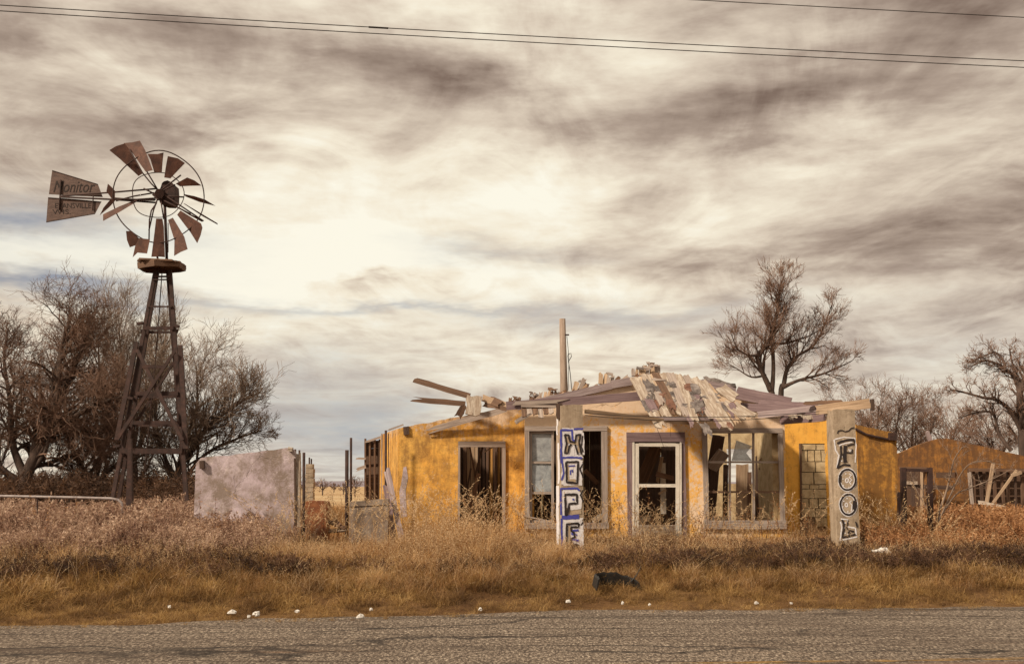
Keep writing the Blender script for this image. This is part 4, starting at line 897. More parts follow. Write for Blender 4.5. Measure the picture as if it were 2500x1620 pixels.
# utility pole behind the house
up_ = thing('utility_pole', 'bare grey wooden utility pole rising behind the roof', 'pole', (P(1377, 1200, 31).x, 31, GZ))
b0 = P(1380, 1200, 31); b0.z = GZ - .2
MB().tube([b0, P(1377, 950, 31), P(1373, 778, 31)], [.12, .105, .085], 10).build('shaft', mottled('pole_wood', [(.3, (.15, .10, .075)), (.5, (.30, .22, .17)), (.7, (.42, .33, .27))], 5, (3, 3, .25), bs=.6), up_, smooth=True)
MB().box(P(1384, 817, 30.95), (.12, .05, .035)).build('peg', M['steel'], up_)
for pts in ([(1384, 820), (1387, 850), (1389, 880), (1387, 952)], [(1386, 865), (1394, 862), (1395, 870), (1388, 882), (1392, 910), (1396, 952)], [(1388, 885), (1386, 868), (1390, 862)]): MB().tube([P(x, y, 30.9) for x, y in pts], .010, 4).build('dangling_wire', M['wire'], up_)

# ------------------------------------------------------------------ power lines
def wire(label, pts, D0, D1):
    xs = [p[0] for p in pts]; q = []
    for i in range(49):
        x = -900 + i * (4300 / 48)
        j = 0 if x < xs[1] else 1
        (xa, ya), (xb, yb), (xc_, yc) = pts                     # quadratic through three points
        y = ya * (x - xb) * (x - xc_) / ((xa - xb) * (xa - xc_)) + yb * (x - xa) * (x - xc_) / ((xb - xa) * (xb - xc_)) + yc * (x - xa) * (x - xb) / ((xc_ - xa) * (xc_ - xb))
        q.append(P(x, y, D0 + (D1 - D0) * x / 2500))
    return recentre(tag(MB().tube(q, .008, 5).build('power_line', M['wire']), label, 'wire', 'power lines over the road'))
wa = wire('upper of the paired black power lines crossing the sky', [(0, 13), (945, 69), (2500, 149)], 17, 19.4)
wire('lower of the paired black power lines crossing the sky', [(0, 27), (945, 84), (2500, 165)], 17, 19.4)
wire('single power line well above the paired lines', [(0, -95), (1691, 0), (2500, 43)], 17.6, 20)
MB().tube([P(900, 66.5, 17.86), P(948, 69.3, 17.91)], .015, 6).build('splice', M['wire'], wa)

# ------------------------------------------------------------------ right: far ruin, steel frame
YR = 33.5
fr = thing('ruined_shed', 'distant low yellow ruin with a shallow gable and open stud wall', 'building', (P(2350, 1250, YR).x, YR, GZ))
wall(YR, [(2170, 1112), (2200, 1104), (2240, 1086), (2275, 1074), (2300, 1069), (2330, 1073), (2400, 1089), (2500, 1112), (2640, 1145)], [(2200, 1141, 2262, 1240), (2366, 1143, 2620, 1300), (2285, 1152, 2338, 1166)], jag=.012).build('gable_wall', M['far'], fr)
MB().box((P(2380, 1200, YR).x + .4, YR + 2.6, 1.3), (5.6, .15, 2.2)).build('back_wall', M['brown'], fr)
board(fr, 'lintel', (2366, 1146), (2620, 1150), 8, YR - .05, 'brown', t=.08, ns=4); board(fr, 'lintel', (2196, 1142), (2262, 1143), 6, YR - .05, 'brown', t=.08)
for i in range(14):
    x = 2376 + i * 17; board(fr, 'stud', (x, 1149), (x + R.uniform(-2, 12) , 1290), R.uniform(4, 8), YR + .2, R.choice(('brown', 'dark')), t=.08, ns=2, nw=1)
for i in range(5):
    board(fr, 'clapboard', (2366, 1162 + i * 19), (2600, 1163 + i * 19), 16, YR + .9, 'brown', t=.03, ns=3, nw=1)
for a, b, w, mt in (((2425, 1128), (2405, 1250), 8, 'tan'), ((2484, 1144), (2415, 1240), 6, 'tan'), ((2494, 1152), (2470, 1160), 8, 'tan'), ((2366, 1150), (2378, 1280), 8, 'grey'), ((2200, 1178), (2240, 1178), 8, 'pale'), ((2215, 1186), (2330, 1190), 10, 'dark'), ((2230, 1150), (2228, 1250), 8, 'dark'), ((2250, 1150), (2250, 1250), 5, 'tan')):
    board(fr, 'loose_board', a, b, w, YR - .3, mt, YR - .4, t=.04, ns=3, jag0=.05)
board(fr, 'roof_post', (2262, 1050), (2272, 1076), 9, YR + .1, 'lavw', t=.1, ns=2, jag0=.05)
for i, (a, b) in enumerate((((2388, 1225), (2455, 1238)), ((2405, 1240), (2450, 1245)))): board(fr, 'tin_sheet', a, b, 16, YR - .8, 'pale', YR - .9, t=.01, nrm=(0, -.5, .8), ns=4, edge=.02)
sf = thing('steel_gateway', 'dark rusted steel post frame beside the end of the house', 'frame', (P(2238, 1300, 22).x, 22, GZ))
for x, w in ((2205, 12), (2270, 11)):
    b = P(x, 1300, 22); b.z = GZ - .15; MB().plank(P(x, 1141, 22), b, w / F * 22, .09, ns=4, nw=1, edge=.003).build('frame_post', M['steel'], sf)
MB().plank(P(2211, 1146, 21.99), P(2264.5, 1148, 21.99), .055, .07, ns=2, nw=1).build('crossbar', M['steel'], sf)
b = P(2196, 1300, 22.5); b.z = GZ - .15; MB().plank(P(2194, 1200, 22.5), b, .06, .06, ns=2, nw=1).build('stub_post', M['steel'], sf)

# ------------------------------------------------------------------ bare trees
class Tree:
    def __init__(s, seed, mr=.006): s.mr = mr; s.init(seed)
    def init(s, seed): s.r = random.Random(seed); s.wood = MB(); s.twig = MB()
    def rv(s): return V((s.r.gauss(0, 1), s.r.gauss(0, 1), s.r.gauss(0, 1))).normalized()
    def branch(s, p, d, L, r, lvl, maxl, cnt, decay, wob, up, spread):
        n = 5 if lvl <= 1 else 4 if lvl == 2 else 3
        pts = [p.copy()]; q = p.copy(); dd = d.normalized(); step = L / n; dirs = [dd]
        for i in range(n):
            dd = (dd + s.rv() * wob + V((0, 0, up))).normalized(); q = q + dd * step; pts.append(q.copy()); dirs.append(dd)
        last = lvl >= maxl; re = max(s.mr * .7, r * (.45 if not last else .35))
        (s.wood if lvl <= 1 else s.twig).tube(pts, [r, re], 5 if lvl <= 1 else 4 if lvl == 2 else 3, caps=False)
        if last: return
        k = cnt[lvl] if lvl < len(cnt) else cnt[-1]; k = max(1, int(k + s.r.uniform(-.6, .6)))
        for c in range(k):
            f = s.r.uniform(.25, 1.0) if c else 1.0
            i = min(n - 1, int(f * n)); ff = f * n - i
            pos = pts[i].lerp(pts[i + 1], min(1, ff)); base = dirs[i + 1 if i + 1 < len(dirs) else i]
            side = s.rv(); side = (side - base * side.dot(base)).normalized()
            nd = base + side * spread * s.r.uniform(.6, 1.25)
            s.branch(pos, nd, L * decay * s.r.uniform(.65, 1.2), max(s.mr, (r + (re - r) * f) * .58), lvl + 1, maxl, cnt, decay, wob, up, spread)
    def guide(s, pts, r0, r1, n_child, L, cnt, maxl=4, decay=.66, wob=.24, up=.05, spread=.9, start=.3, bias=None):
        k = len(pts); fine = []
        for i in range(k - 1):
            a0 = pts[max(0, i - 1)]; a, b = pts[i], pts[i + 1]; b2 = pts[min(k - 1, i + 2)]
            for j in range(4):
                t = j / 4; fine.append(.5 * ((2 * a) + (b - a0) * t + (2 * a0 - 5 * a + 4 * b - b2) * t * t + (3 * a - a0 - 3 * b + b2) * t ** 3))
        fine.append(pts[-1]); n = len(fine)
        s.wood.tube(fine, [(r0 + (r1 - r0) * (i / (n - 1)) ** .8) * s.r.uniform(.93, 1.07) for i in range(n)], 7, caps=False)
        for c in range(n_child):
            f = start + (1 - start) * (c + s.r.random()) / n_child
            i = min(n - 2, int(f * (n - 1))); base = (fine[i + 1] - fine[i]).normalized()
            side = s.rv(); side = (side - base * side.dot(base)).normalized()
            nd = base * .8 + side * spread + V((0, 0, .25))
            if bias: nd += V(bias)
            s.branch(fine[i], nd, .68 * L * (1.15 - .5 * f) * s.r.uniform(.7, 1.2), max(.006, (r0 + (r1 - r0) * f) * .5), 1, maxl, cnt, decay, wob, up, spread)
def tree(name, label, D, guides, mats=('trunk', 'twig'), seed=1, group=None, base=None, cat='tree'):
    p0 = P(*guides[0][0][0], D); th = thing(name, label, cat, (p0.x, D, GZ), group); T = Tree(seed, D * (.00015 if D < 40 else .00012))
    for gi, (pts, r0, r1, nc, L, cnt, opt) in enumerate(guides):
        dz = opt.pop('depth', 0.0); n = len(pts)
        q = [P(x, y, D + dz * i / max(1, n - 1)) for i, (x, y) in enumerate(pts)]
        if opt.pop('root', gi == 0): q[0].z = GZ - .15
        T.guide(q, r0, r1, nc, L, cnt, **opt)
    T.wood.build('trunk', M[mats[0]], th, smooth=True); T.twig.build('crown', M[mats[1]], th)
    return th
# tall elm behind the house
tree('elm_tree', 'tall bare forked tree standing alone behind the house', 44, [
    ([(1893, 1200), (1885, 985), (1880, 950), (1860, 905), (1850, 865), (1880, 838), (1893, 780), (1902, 755), (1893, 728)], .14, .04, 24, 1.5, (0, 6, 5, 4), dict(start=.32, up=.10, spread=.75, wob=.2)),
    ([(1884, 960), (1888, 900), (1886, 840), (1888, 800), (1898, 750), (1905, 700), (1915, 672)], .10, .02, 22, 1.35, (0, 6, 5, 4), dict(start=.2, up=.12, spread=.7, root=False)),
    ([(1908, 1200), (1906, 978), (1914, 935), (1922, 900), (1945, 870), (1985, 845), (2010, 800), (2030, 745)], .13, .02, 24, 1.3, (0, 6, 5, 4), dict(start=.3, up=.09, spread=.75, root=True, depth=.8)),
    ([(1912, 945), (1950, 928), (2000, 915), (2040, 900), (2080, 880)], .09, .012, 14, 1.1, (0, 6, 5, 4), dict(start=.25, up=.05, spread=.7, root=False, depth=-1)),
    ([(1886, 838), (1915, 838), (1950, 828), (1985, 815), (2030, 780)], .07, .012, 12, 1.1, (0, 6, 5, 4), dict(start=.2, up=.1, spread=.7, root=False, depth=1)),
    ([(1850, 868), (1825, 866), (1800, 850), (1785, 815)], .06, .012, 12, 1.1, (0, 6, 5, 4), dict(start=.2, up=.1, spread=.75, root=False, depth=-1)),
    ([(1870, 915), (1835, 920), (1800, 900), (1775, 885)], .05, .010, 9, 1.0, (0, 6, 5, 4), dict(start=.3, up=.06, spread=.75, root=False, depth=1.2)),
], ('trunk', 'twig'), 5)
# thicket at the left
tree('mesquite_tree', 'dense dark bare tree at the far end of the pipe gate', 33.5, [
    ([(50, 1290), (60, 1180), (100, 1080), (140, 960), (150, 850), (175, 770)], 0.242, 0.033, 36, 1.83, (0, 7, 6, 4), dict(start=.25, wob=.32, up=.03, spread=1.0)),
    ([(60, 1160), (30, 1080), (25, 980), (10, 880), (20, 800)], 0.143, 0.022, 29, 1.71, (0, 7, 6, 4), dict(start=.2, wob=.32, spread=1.0, root=False, depth=.6)),
    ([(80, 1110), (150, 1040), (230, 990), (310, 965)], 0.121, 0.033, 23, 1.34, (0, 7, 6, 4), dict(start=.2, wob=.32, spread=1.0, root=False, depth=-.6)),
    ([(70, 1140), (120, 1130), (190, 1100), (250, 1050)], 0.099, 0.022, 23, 1.34, (0, 7, 6, 4), dict(start=.2, wob=.32, spread=1.0, root=False, depth=.9)),
    ([(100, 1060), (150, 960), (190, 880), (215, 800)], 0.110, 0.022, 26, 1.59, (0, 7, 6, 4), dict(start=.25, wob=.32, spread=1.0, root=False, depth=1)),
    ([(55, 1180), (0, 1140), (-80, 1040), (-120, 900)], 0.132, 0.022, 23, 1.95, (0, 7, 6, 4), dict(start=.2, wob=.32, spread=1.0, root=False, depth=-.5)),
], ('trunk', 'twig'), 21, 'bare trees of the left thicket')
tree('mesquite_tree', 'twisted dark bare shrubby tree behind the tapering post', 35, [
    ([(230, 1290), (225, 1210), (205, 1150), (170, 1080), (150, 1010)], 0.165, 0.033, 26, 1.59, (0, 7, 6, 4), dict(start=.15, wob=.34, up=.02, spread=1.1)),
    ([(228, 1220), (260, 1150), (330, 1120), (400, 1080)], 0.099, 0.022, 23, 1.46, (0, 7, 6, 4), dict(start=.15, wob=.34, spread=1.1, root=False, depth=1)),
    ([(225, 1200), (255, 1090), (280, 1000), (300, 920)], 0.099, 0.022, 26, 1.46, (0, 7, 6, 4), dict(start=.2, wob=.32, spread=1.0, root=False, depth=1)),
], ('trunk', 'twig'), 33, 'bare trees of the left thicket')
tree('hackberry_tree', 'pale fine-twigged bare tree rising behind the windpump tower', 40, [
    ([(330, 1280), (330, 1150), (320, 1020), (300, 900), (290, 800)], 0.154, 0.022, 36, 2.32, (0, 6, 5, 4), dict(start=.2, up=.13, spread=.6, wob=.2)),
    ([(330, 1120), (370, 1000), (390, 900), (400, 830)], 0.110, 0.022, 29, 1.95, (0, 6, 5, 4), dict(start=.2, up=.13, spread=.6, root=False, depth=1)),
    ([(330, 1160), (270, 1030), (245, 920), (240, 830)], 0.099, 0.022, 23, 1.95, (0, 6, 5, 4), dict(start=.2, up=.13, spread=.6, root=False, depth=-1)),
], ('trunk', 'twigl'), 44, 'bare trees of the left thicket')
tree('hackberry_tree', 'low spreading bare tree reaching over the lavender wall', 36, [
    ([(430, 1280), (430, 1180), (450, 1090), (480, 1000), (480, 900)], 0.143, 0.022, 33, 1.95, (0, 6, 5, 4), dict(start=.2, up=.06, spread=.85, wob=.26)),
    ([(435, 1150), (500, 1050), (560, 1000), (620, 960)], 0.099, 0.022, 33, 1.52, (0, 6, 5, 4), dict(start=.15, up=.08, spread=.8, root=False, depth=-.8)),
    ([(432, 1190), (500, 1110), (580, 1070), (640, 1050)], 0.077, 0.022, 23, 1.10, (0, 6, 5, 4), dict(start=.2, up=.06, spread=.8, root=False, depth=.5)),
    ([(432, 1180), (390, 1080), (380, 980), (400, 890)], 0.088, 0.022, 26, 1.59, (0, 6, 5, 4), dict(start=.2, up=.06, spread=.85, root=False, depth=.6)),
], ('trunk', 'twigl'), 52, 'bare trees of the left thicket')
# right side
tree('locust_tree', 'large dark bare tree with bent limbs behind the far ruin', 38, [
    ([(2505, 1280), (2500, 1120), (2495, 1030), (2490, 960), (2500, 930), (2520, 880)], 0.204, 0.060, 19, 1.28, (0, 5, 4, 3), dict(start=.25, up=.05, wob=.3)),
    ([(2498, 1060), (2465, 1000), (2430, 975), (2400, 970), (2345, 955), (2320, 950)], 0.093, 0.020, 16, 0.80, (0, 5, 4, 3), dict(start=.25, up=.06, wob=.3, root=False, depth=-.5)),
    ([(2492, 975), (2480, 930), (2455, 900), (2410, 880), (2370, 895)], 0.085, 0.020, 16, 0.80, (0, 5, 4, 3), dict(start=.25, up=.06, wob=.3, root=False, depth=1)),
    ([(2455, 905), (2450, 880), (2430, 860), (2400, 870), (2375, 880)], 0.051, 0.015, 12, 0.72, (0, 5, 4, 3), dict(start=.1, up=.06, wob=.3, root=False, depth=1)),
    ([(2470, 1100), (2440, 1060), (2425, 1010), (2390, 1005), (2340, 1020)], 0.076, 0.020, 14, 0.72, (0, 5, 4, 3), dict(start=.2, up=.05, wob=.3, root=False, depth=.5)),
    ([(2500, 1000), (2560, 920), (2600, 900)], 0.085, 0.020, 14, 1.12, (0, 5, 4, 3), dict(start=.2, up=.05, wob=.3, root=False, depth=.5)),
    ([(2490, 950), (2470, 880), (2465, 850)], 0.051, 0.020, 9, 0.64, (0, 5, 4, 3), dict(start=.1, up=.05, wob=.3, root=False, depth=.5)),
], ('trunk', 'twig'), 61)
for i, (px, top, D, s, lab) in enumerate(((2060, 955, 55, 1, 'low bare tree just behind the pale fascia end'), (2150, 930, 50, 1.2, 'rounded bare tree behind the stained end wall'), (2235, 955, 52, 1.05, 'rounded bare tree behind the gable of the far ruin'), (2330, 985, 57, 1, 'smaller bare tree between the far ruin gable and the large dark tree'), (1985, 985, 60, .8, 'low distant bare tree beside the tall forked tree'), (2430, 1020, 46, .8, 'reddish bare scrub tree right behind the far ruin'))):
    k = (1190 - top) / 260
    tree('scrub_tree', lab, D, [
        ([(px, 1270), (px + 2, 1150), (px - 8, 1080), (px - 5, top + 60)], .13 * s, .03, 13, 2.1 * s, (0, 6, 5, 4), dict(start=.15, up=.07, wob=.28, spread=.8)),
        ([(px, 1170), (px - 30, 1090), (px - 50, top + 70)], .08 * s, .02, 10, 1.6 * s, (0, 6, 5, 4), dict(start=.2, up=.07, wob=.28, root=False, depth=1)),
        ([(px, 1160), (px + 30, 1080), (px + 48, top + 60)], .08 * s, .02, 10, 1.6 * s, (0, 6, 5, 4), dict(start=.2, up=.07, wob=.28, root=False, depth=-1)),
    ], ('trunk', 'twig'), 70 + i, 'low bare trees behind the ruins')
# pale dead shrub by the steel frame
tree('dead_shrub', 'thorny dead shrub with pale arching stems beside the steel frame', 22.6, [
    ([(2282, 1330), (2285, 1280), (2310, 1200), (2320, 1160), (2330, 1120), (2350, 1090)], .030, .008, 9, .5, (0, 4, 3), dict(start=.25, maxl=3, wob=.3, up=.02, spread=.9)),
    ([(2290, 1270), (2330, 1210), (2370, 1190), (2420, 1170), (2460, 1150)], .020, .006, 8, .4, (0, 4, 3), dict(start=.2, maxl=3, wob=.3, root=False, depth=.4)),
    ([(2284, 1290), (2310, 1230), (2350, 1150), (2385, 1125), (2430, 1130)], .020, .005, 9, .4, (0, 4, 3), dict(start=.3, maxl=3, wob=.3, root=False, depth=-.4)),
    ([(2284, 1290), (2262, 1240), (2240, 1200), (2225, 1170)], .016, .005, 8, .35, (0, 4, 3), dict(start=.3, maxl=3, wob=.3, root=False, depth=.3)),
], ('twigl', 'twigl'), 90, None, None, 'shrub')
# tiny trees out on the field, seen through the gap
for i, (px, D, h) in enumerate(((787, 150, 2.6), (866, 130, 2.9), (838, 165, 2.0), (815, 210, 2.2), (765, 230, 2.6))):
    b_ = P(px, 1200, D); k = F / D; yb = 1185 + 1.22 * k
    tree('field_tree', ('small round bare tree alone out on the field', 'small bare tree on the field beside the tall pipe post', 'low bushy tree on the field behind the thick pipe post', 'tiny far tree between the field trees', 'tiny far tree next to the brick stub')[i], D, [
        ([(px, yb), (px + 1, yb - h * k * .35), (px - 1, yb - h * k * .7)], .10, .03, 12, h * .38, (0, 4, 3), dict(start=.25, maxl=3, wob=.3, spread=1.0)),
        ([(px, yb - h * k * .25), (px + h * k * .3, yb - h * k * .6)], .06, .02, 8, h * .3, (0, 4, 3), dict(start=.2, maxl=3, root=False)),
        ([(px, yb - h * k * .25), (px - h * k * .3, yb - h * k * .6)], .06, .02, 8, h * .3, (0, 4, 3), dict(start=.2, maxl=3, root=False)),
    ], ('trunk', 'twig'), 120 + i, 'small trees out on the field')

# ------------------------------------------------------------------ tyre scrap and litter
def tyre():
    c = P(1500, 1452, 16.6); c.z = gz(c.x, c.y)
    th = thing('tyre_scrap', 'torn curl of black tyre tread lying on the verge', 'tyre', c)
    g = MB(); ls = []; n = 26
    def ctr(i):
        a = rad(25 + 190 * i / n); r = .36 + .03 * math.sin(i * .5)
        return a, c + V((r * math.cos(a) + .05, r * .9 * math.sin(a), .02 + .16 * max(0, math.sin(a * .5)) * (1 - i / n * .75)))
    for i in range(n + 1):
        a, q = ctr(i); d = V((math.cos(a), math.sin(a), .25)).normalized(); u = V((-.25 * math.cos(a), -.25 * math.sin(a), 1)).normalized()
        h = .19 * (.55 + .45 * min(1, i / 9)) * R.uniform(.92, 1.06)
        ls.append(g.add([q + d * .0, q + u * h * .15 + d * .022, q + u * h * .85 + d * .022, q + u * h, q + u * h * .85 - d * .006, q + u * h * .15 - d * .006]))
    for a, b in zip(ls, ls[1:]):
        for j in range(6): g.face((a + j, a + (j + 1) % 6, b + (j + 1) % 6, b + j))
    g.face([ls[0] + j for j in range(6)]); g.face([ls[-1] + j for j in reversed(range(6))])
    g.build('tread', M['rubber'], th)
    MB().tube([c + V((.25 + .02 * i, .22, .16 + .012 * i + .002 * i * i)) for i in range(9)], [.012, .004], 5).build('loose_strip', M['rubber'], th)
tyre()
def scrap(px, py, w, h, label, D=None, z=None):
    u = (py - 1185) / F
    D = D or 15.0
    for _ in range(12):
        x = P(px, py, D).x; D = (CH - gz(x, D) - .01) / u if u > 0 else D
        D = max(13, min(24, D))
    p = P(px, py, D); p.z = gz(p.x, D); k = D / F; g = MB(); n, m_ = 9, 5; rs = []; sd_ = R.uniform(0, 99)
    for j in range(m_ + 1):
        ph = math.pi * j / m_; vs = []
        for i in range(n):
            a = 2 * math.pi * i / n; d = V((math.sin(ph) * math.cos(a), math.sin(ph) * math.sin(a), math.cos(ph)))
            s = 1 + .85 * noise.noise(d * 2.6 + V((sd_, 0, 0)))
            vs.append(p + V((d.x * w * k * .36 * s, d.y * w * k * .24 * s, max(0, h * k * .45 + d.z * h * k / 2 * s) + .035)))
        rs.append(g.add(vs))
    for a, b in zip(rs, rs[1:]):
        for i in range(n): g.face((a + i, b + i, b + (i + 1) % n, a + (i + 1) % n))
    recentre(tag(g.build('paper_scrap', M['litter']), label, 'litter', 'white litter along the verge'))
for a in ((627, 1498, 24, 13, 'largest crumpled white scrap at the left road edge'), (566, 1494, 30, 11, 'flattened grey white scrap beside the crumpled one at the road edge'), (608, 1502, 13, 8, 'small white scrap touching the largest crumpled one'), (880, 1464, 26, 12, 'white double-lobed scrap on the short grass'), (906, 1478, 11, 7, 'small white scrap next to the double-lobed one'),
          (727, 1468, 16, 7, 'flat white scrap alone on the grass left of the double-lobed one'), (414, 1480, 14, 7, 'white scrap in the grass near the leftmost road edge'), (1173, 1485, 13, 8, 'small white scrap at the road edge before the left doorway'), (1387, 1454, 16, 9, 'white scrap on the grass before the HOPE pillar'), (1520, 1470, 9, 7, 'tiny white scrap at the road edge just by the tyre'),
          (1528, 1384, 10, 12, 'upright white scrap in the weeds behind the tyre'), (1586, 1466, 11, 6, 'tiny white scrap on the grass right of the tyre'), (1846, 1461, 15, 7, 'white scrap on the grass before the large window'), (1932, 1470, 11, 6, 'white scrap at the road edge before the FOOL pillar')):
    scrap(*a)
def bag():
    p = P(2152, 1366, 19.0); p.z = gz(p.x, 19) + .18
    g = MB(); n = 12; vs = []
    for j in range(7):
        for i in range(n): vs.append(p + V(((i / (n - 1) - .5) * .28, (j / 6 - .5) * .22, .05 * noise.noise((i * .7, j * .8, 4)) + .05 * math.sin(3.1 * i / n) * math.sin(3.1 * j / 6))))
    g.add(vs)
    for j in range(6):
        for i in range(n - 1): a = j * n + i; g.face((a, a + 1, a + n + 1, a + n))
    o = g.build('plastic_bag', M['litter']); tag(o, 'crumpled white plastic bag caught in the weeds by the FOOL pillar', 'litter')
    md = o.modifiers.new('s', 'SOLIDIFY'); md.thickness = .02; recentre(o)
bag()

# ------------------------------------------------------------------ grass and weeds (uncountable: scattered clumps)
def clump(n, h, spread, lean_, w, mat, seed, droop=.5, segs=3, seedhead=0):
    r = random.Random(seed); g = MB()
    for i in range(n):
        a = r.uniform(0, 6.283); q = V((r.gauss(0, spread), r.gauss(0, spread), -.02)); L = h * r.uniform(.45, 1.1)
        d = V((math.cos(a), math.sin(a), 0)); ln = lean_ * r.uniform(.2, 1.3); ww = w * r.uniform(.6, 1.2); pts = []
        for s_ in range(segs + 1):
            f = s_ / segs; o = ln * L * (f * .6 + droop * f * f); pts.append(q + d * o + V((0, 0, L * f * math.sqrt(max(.05, 1 - min(.9, ln * ln * .4) * f)))))
        t_ = d.cross(V((0, 0, 1))); t_ = (t_ + V((r.uniform(-.6, .6), r.uniform(-.6, .6), 0))).normalized(); ix = []
        for s_, p in enumerate(pts):
            ws = ww * (1 - .8 * s_ / segs) / 2; ix.append(g.add([p - t_ * ws, p + t_ * ws]))
        for a_, b_ in zip(ix, ix[1:]): g.face((a_, a_ + 1, b_ + 1, b_))
        if seedhead:
            tip, dr = pts[-1], (pts[-1] - pts[-2]).normalized()
            for k in range(seedhead):
                b0 = pts[-2].lerp(tip, k / seedhead * 1.25); v = (dr + V((r.uniform(-.9, .9), r.uniform(-.9, .9), r.uniform(-.7, .3))) + d * .3).normalized(); e = b0 + v * r.uniform(.02, .05) * (h / .8)
                n_ = v.cross(V((r.uniform(-1, 1), r.uniform(-1, 1), .3))).normalized() * .006
                x = g.add([b0, b0.lerp(e, .5) + n_, e, b0.lerp(e, .5) - n_]); g.face((x, x + 1, x + 2, x + 3), None, 1)
    return g
def weed(h, n, mat, seed, fluff, spread=.5, leaf=.03, width=.006):
    """forked dry weed: stems that branch, with small flakes of dead leaf and seed on the upper half"""
    r = random.Random(seed); g = MB()
    for i in range(n):
        a = r.uniform(0, 6.283); d = V((math.cos(a) * spread * r.uniform(.2, 1), math.sin(a) * spread * r.uniform(.2, 1), 1)).normalized(); L = h * r.uniform(.55, 1.08)
        p = V((r.gauss(0, .05), r.gauss(0, .05), -.02)); pts = [p]
        for s_ in range(3):
            d = (d + V((r.uniform(-.2, .2), r.uniform(-.2, .2), .05))).normalized(); pts.append(pts[-1] + d * L / 3)
        g.tube(pts, [.0045, .002], 3, caps=False)
        for k in range(fluff):
            f = r.uniform(.35, 1.0) ** .8 * 2.999; j = int(f); b0 = pts[j].lerp(pts[j + 1], f - j)
            v = (V((r.gauss(0, 1), r.gauss(0, 1), r.gauss(.5, .7)))).normalized(); e = b0 + v * leaf * r.uniform(.8, 2.6)
            n_ = v.cross(V((r.uniform(-1, 1), r.uniform(-1, 1), r.uniform(-1, 1)))).normalized() * width * r.uniform(.6, 1.4)
            x = g.add([b0, b0.lerp(e, .6) + n_, e, b0.lerp(e, .6) - n_]); g.face((x, x + 1, x + 2, x + 3), None, 1)
    return g
def source(coll, gs, mats):
    c = bpy.data.collections.new(coll)
    for i, g in enumerate(gs):
        me = bpy.data.meshes.new(coll); me.from_pydata([tuple(p) for p in g.v], [], g.f)
        for m in mats: me.materials.append(M[m])
        me.polygons.foreach_set('material_index', [min(x, len(mats) - 1) for x in g.mi])
        c.objects.link(bpy.data.objects.new('%s_source' % coll, me))
    return c
def scatter(name, label, coll, pts, nsrc, tilt=.18):
    pts = [p for p in pts if not (name in ('underbrush_weeds', 'feathery_weeds') and p[1] > 23.5 and -.205 < p[0] / p[1] < .2)]
    me = bpy.data.meshes.new(name); me.from_pydata([p[:3] for p in pts], [], [])
    o = bpy.data.objects.new(name, me); COL.objects.link(o)
    at = me.attributes.new('rot', 'FLOAT_VECTOR', 'POINT'); at.data.foreach_set('vector', [c for p in pts for c in (R.uniform(-tilt, tilt), R.uniform(-tilt, tilt), R.uniform(0, 6.283))])
    at = me.attributes.new('scl', 'FLOAT', 'POINT'); at.data.foreach_set('value', [p[3] for p in pts])
    at = me.attributes.new('idx', 'INT', 'POINT'); at.data.foreach_set('value', [R.randrange(nsrc) for p in pts])
    tr = bpy.data.node_groups.new(name, 'GeometryNodeTree')
    tr.interface.new_socket('Geometry', in_out='INPUT', socket_type='NodeSocketGeometry'); tr.interface.new_socket('Geometry', in_out='OUTPUT', socket_type='NodeSocketGeometry')
    N, L = tr.nodes, tr.links
    gi, go = N.new('NodeGroupInput'), N.new('NodeGroupOutput'); ip = N.new('GeometryNodeInstanceOnPoints')
    ci = N.new('GeometryNodeCollectionInfo'); ci.inputs[0].default_value = coll; ci.inputs['Separate Children'].default_value = True; ci.inputs['Reset Children'].default_value = True
    def named(k, typ):
        a = N.new('GeometryNodeInputNamedAttribute'); a.data_type = typ; a.inputs['Name'].default_value = k; return a.outputs['Attribute']
    L.new(gi.outputs[0], ip.inputs['Points']); L.new(ci.outputs[0], ip.inputs['Instance']); ip.inputs['Pick Instance'].default_value = True
    L.new(named('idx', 'INT'), ip.inputs['Instance Index']); L.new(named('rot', 'FLOAT_VECTOR'), ip.inputs['Rotation']); L.new(named('scl', 'FLOAT'), ip.inputs['Scale'])
    L.new(ip.outputs[0], go.inputs[0])
    o.modifiers.new('scatter', 'NODES').node_group = tr
    o['label'] = label; o['category'] = 'grass' if 'grass' in name else 'weeds'; kind(o, 'stuff'); return o
XL, XR_ = P(974, 1200, YW).x, P(2188, 1200, YW).x
def blocked(x, y, m=.0):
    if XL - m < x < XR_ + m and YW - m < y < YB + .3: return True
    if xl - m < x < xr + m and YC - m < y < YB: return True
    for px, D in ((1397, 20.3), (2067, 20.3)):
        if abs(x - P(px, 1200, D).x) < .26 and abs(y - D - .2) < .28: return True
    return P(478, 1200, D0).x < x < P(735, 1200, D0).x and D0 - .03 < y < D0 + .2
def field(n, x0, x1, f0, f1, scl, dens=None, m=0.0, cut=None):
    """random points between two y-profiles f0(x), f1(x)"""
    out = []
    for _ in range(n):
        x = R.uniform(x0, x1); a, b = f0(x), f1(x); y = R.uniform(a, b)
        if blocked(x, y, m): continue
        if abs(x) > y * .52 + 1: continue
        if dens and R.random() > dens(x, y): continue
        if cut and cut(x, y): continue
        out.append((x, y, gz(x, y), scl(x, y) * R.uniform(.7, 1.25)))
    return out
ns = lambda x, y, k=.8, o=0: noise.noise((x * k + o, y * k, 2.2 + o)) * .5 + .5
E = edge_y
sw = source('verge_grass', [clump(11, .15, .05, 1.5, .012, 'verge', i, .9) for i in range(6)] + [clump(9, .10, .05, 2.2, .013, 'verge', 20 + i, .9) for i in range(4)] + [clump(26, .26, .05, 1.1, .010, 'verge', 30 + i, 1.0) for i in range(2)], ['verge'])
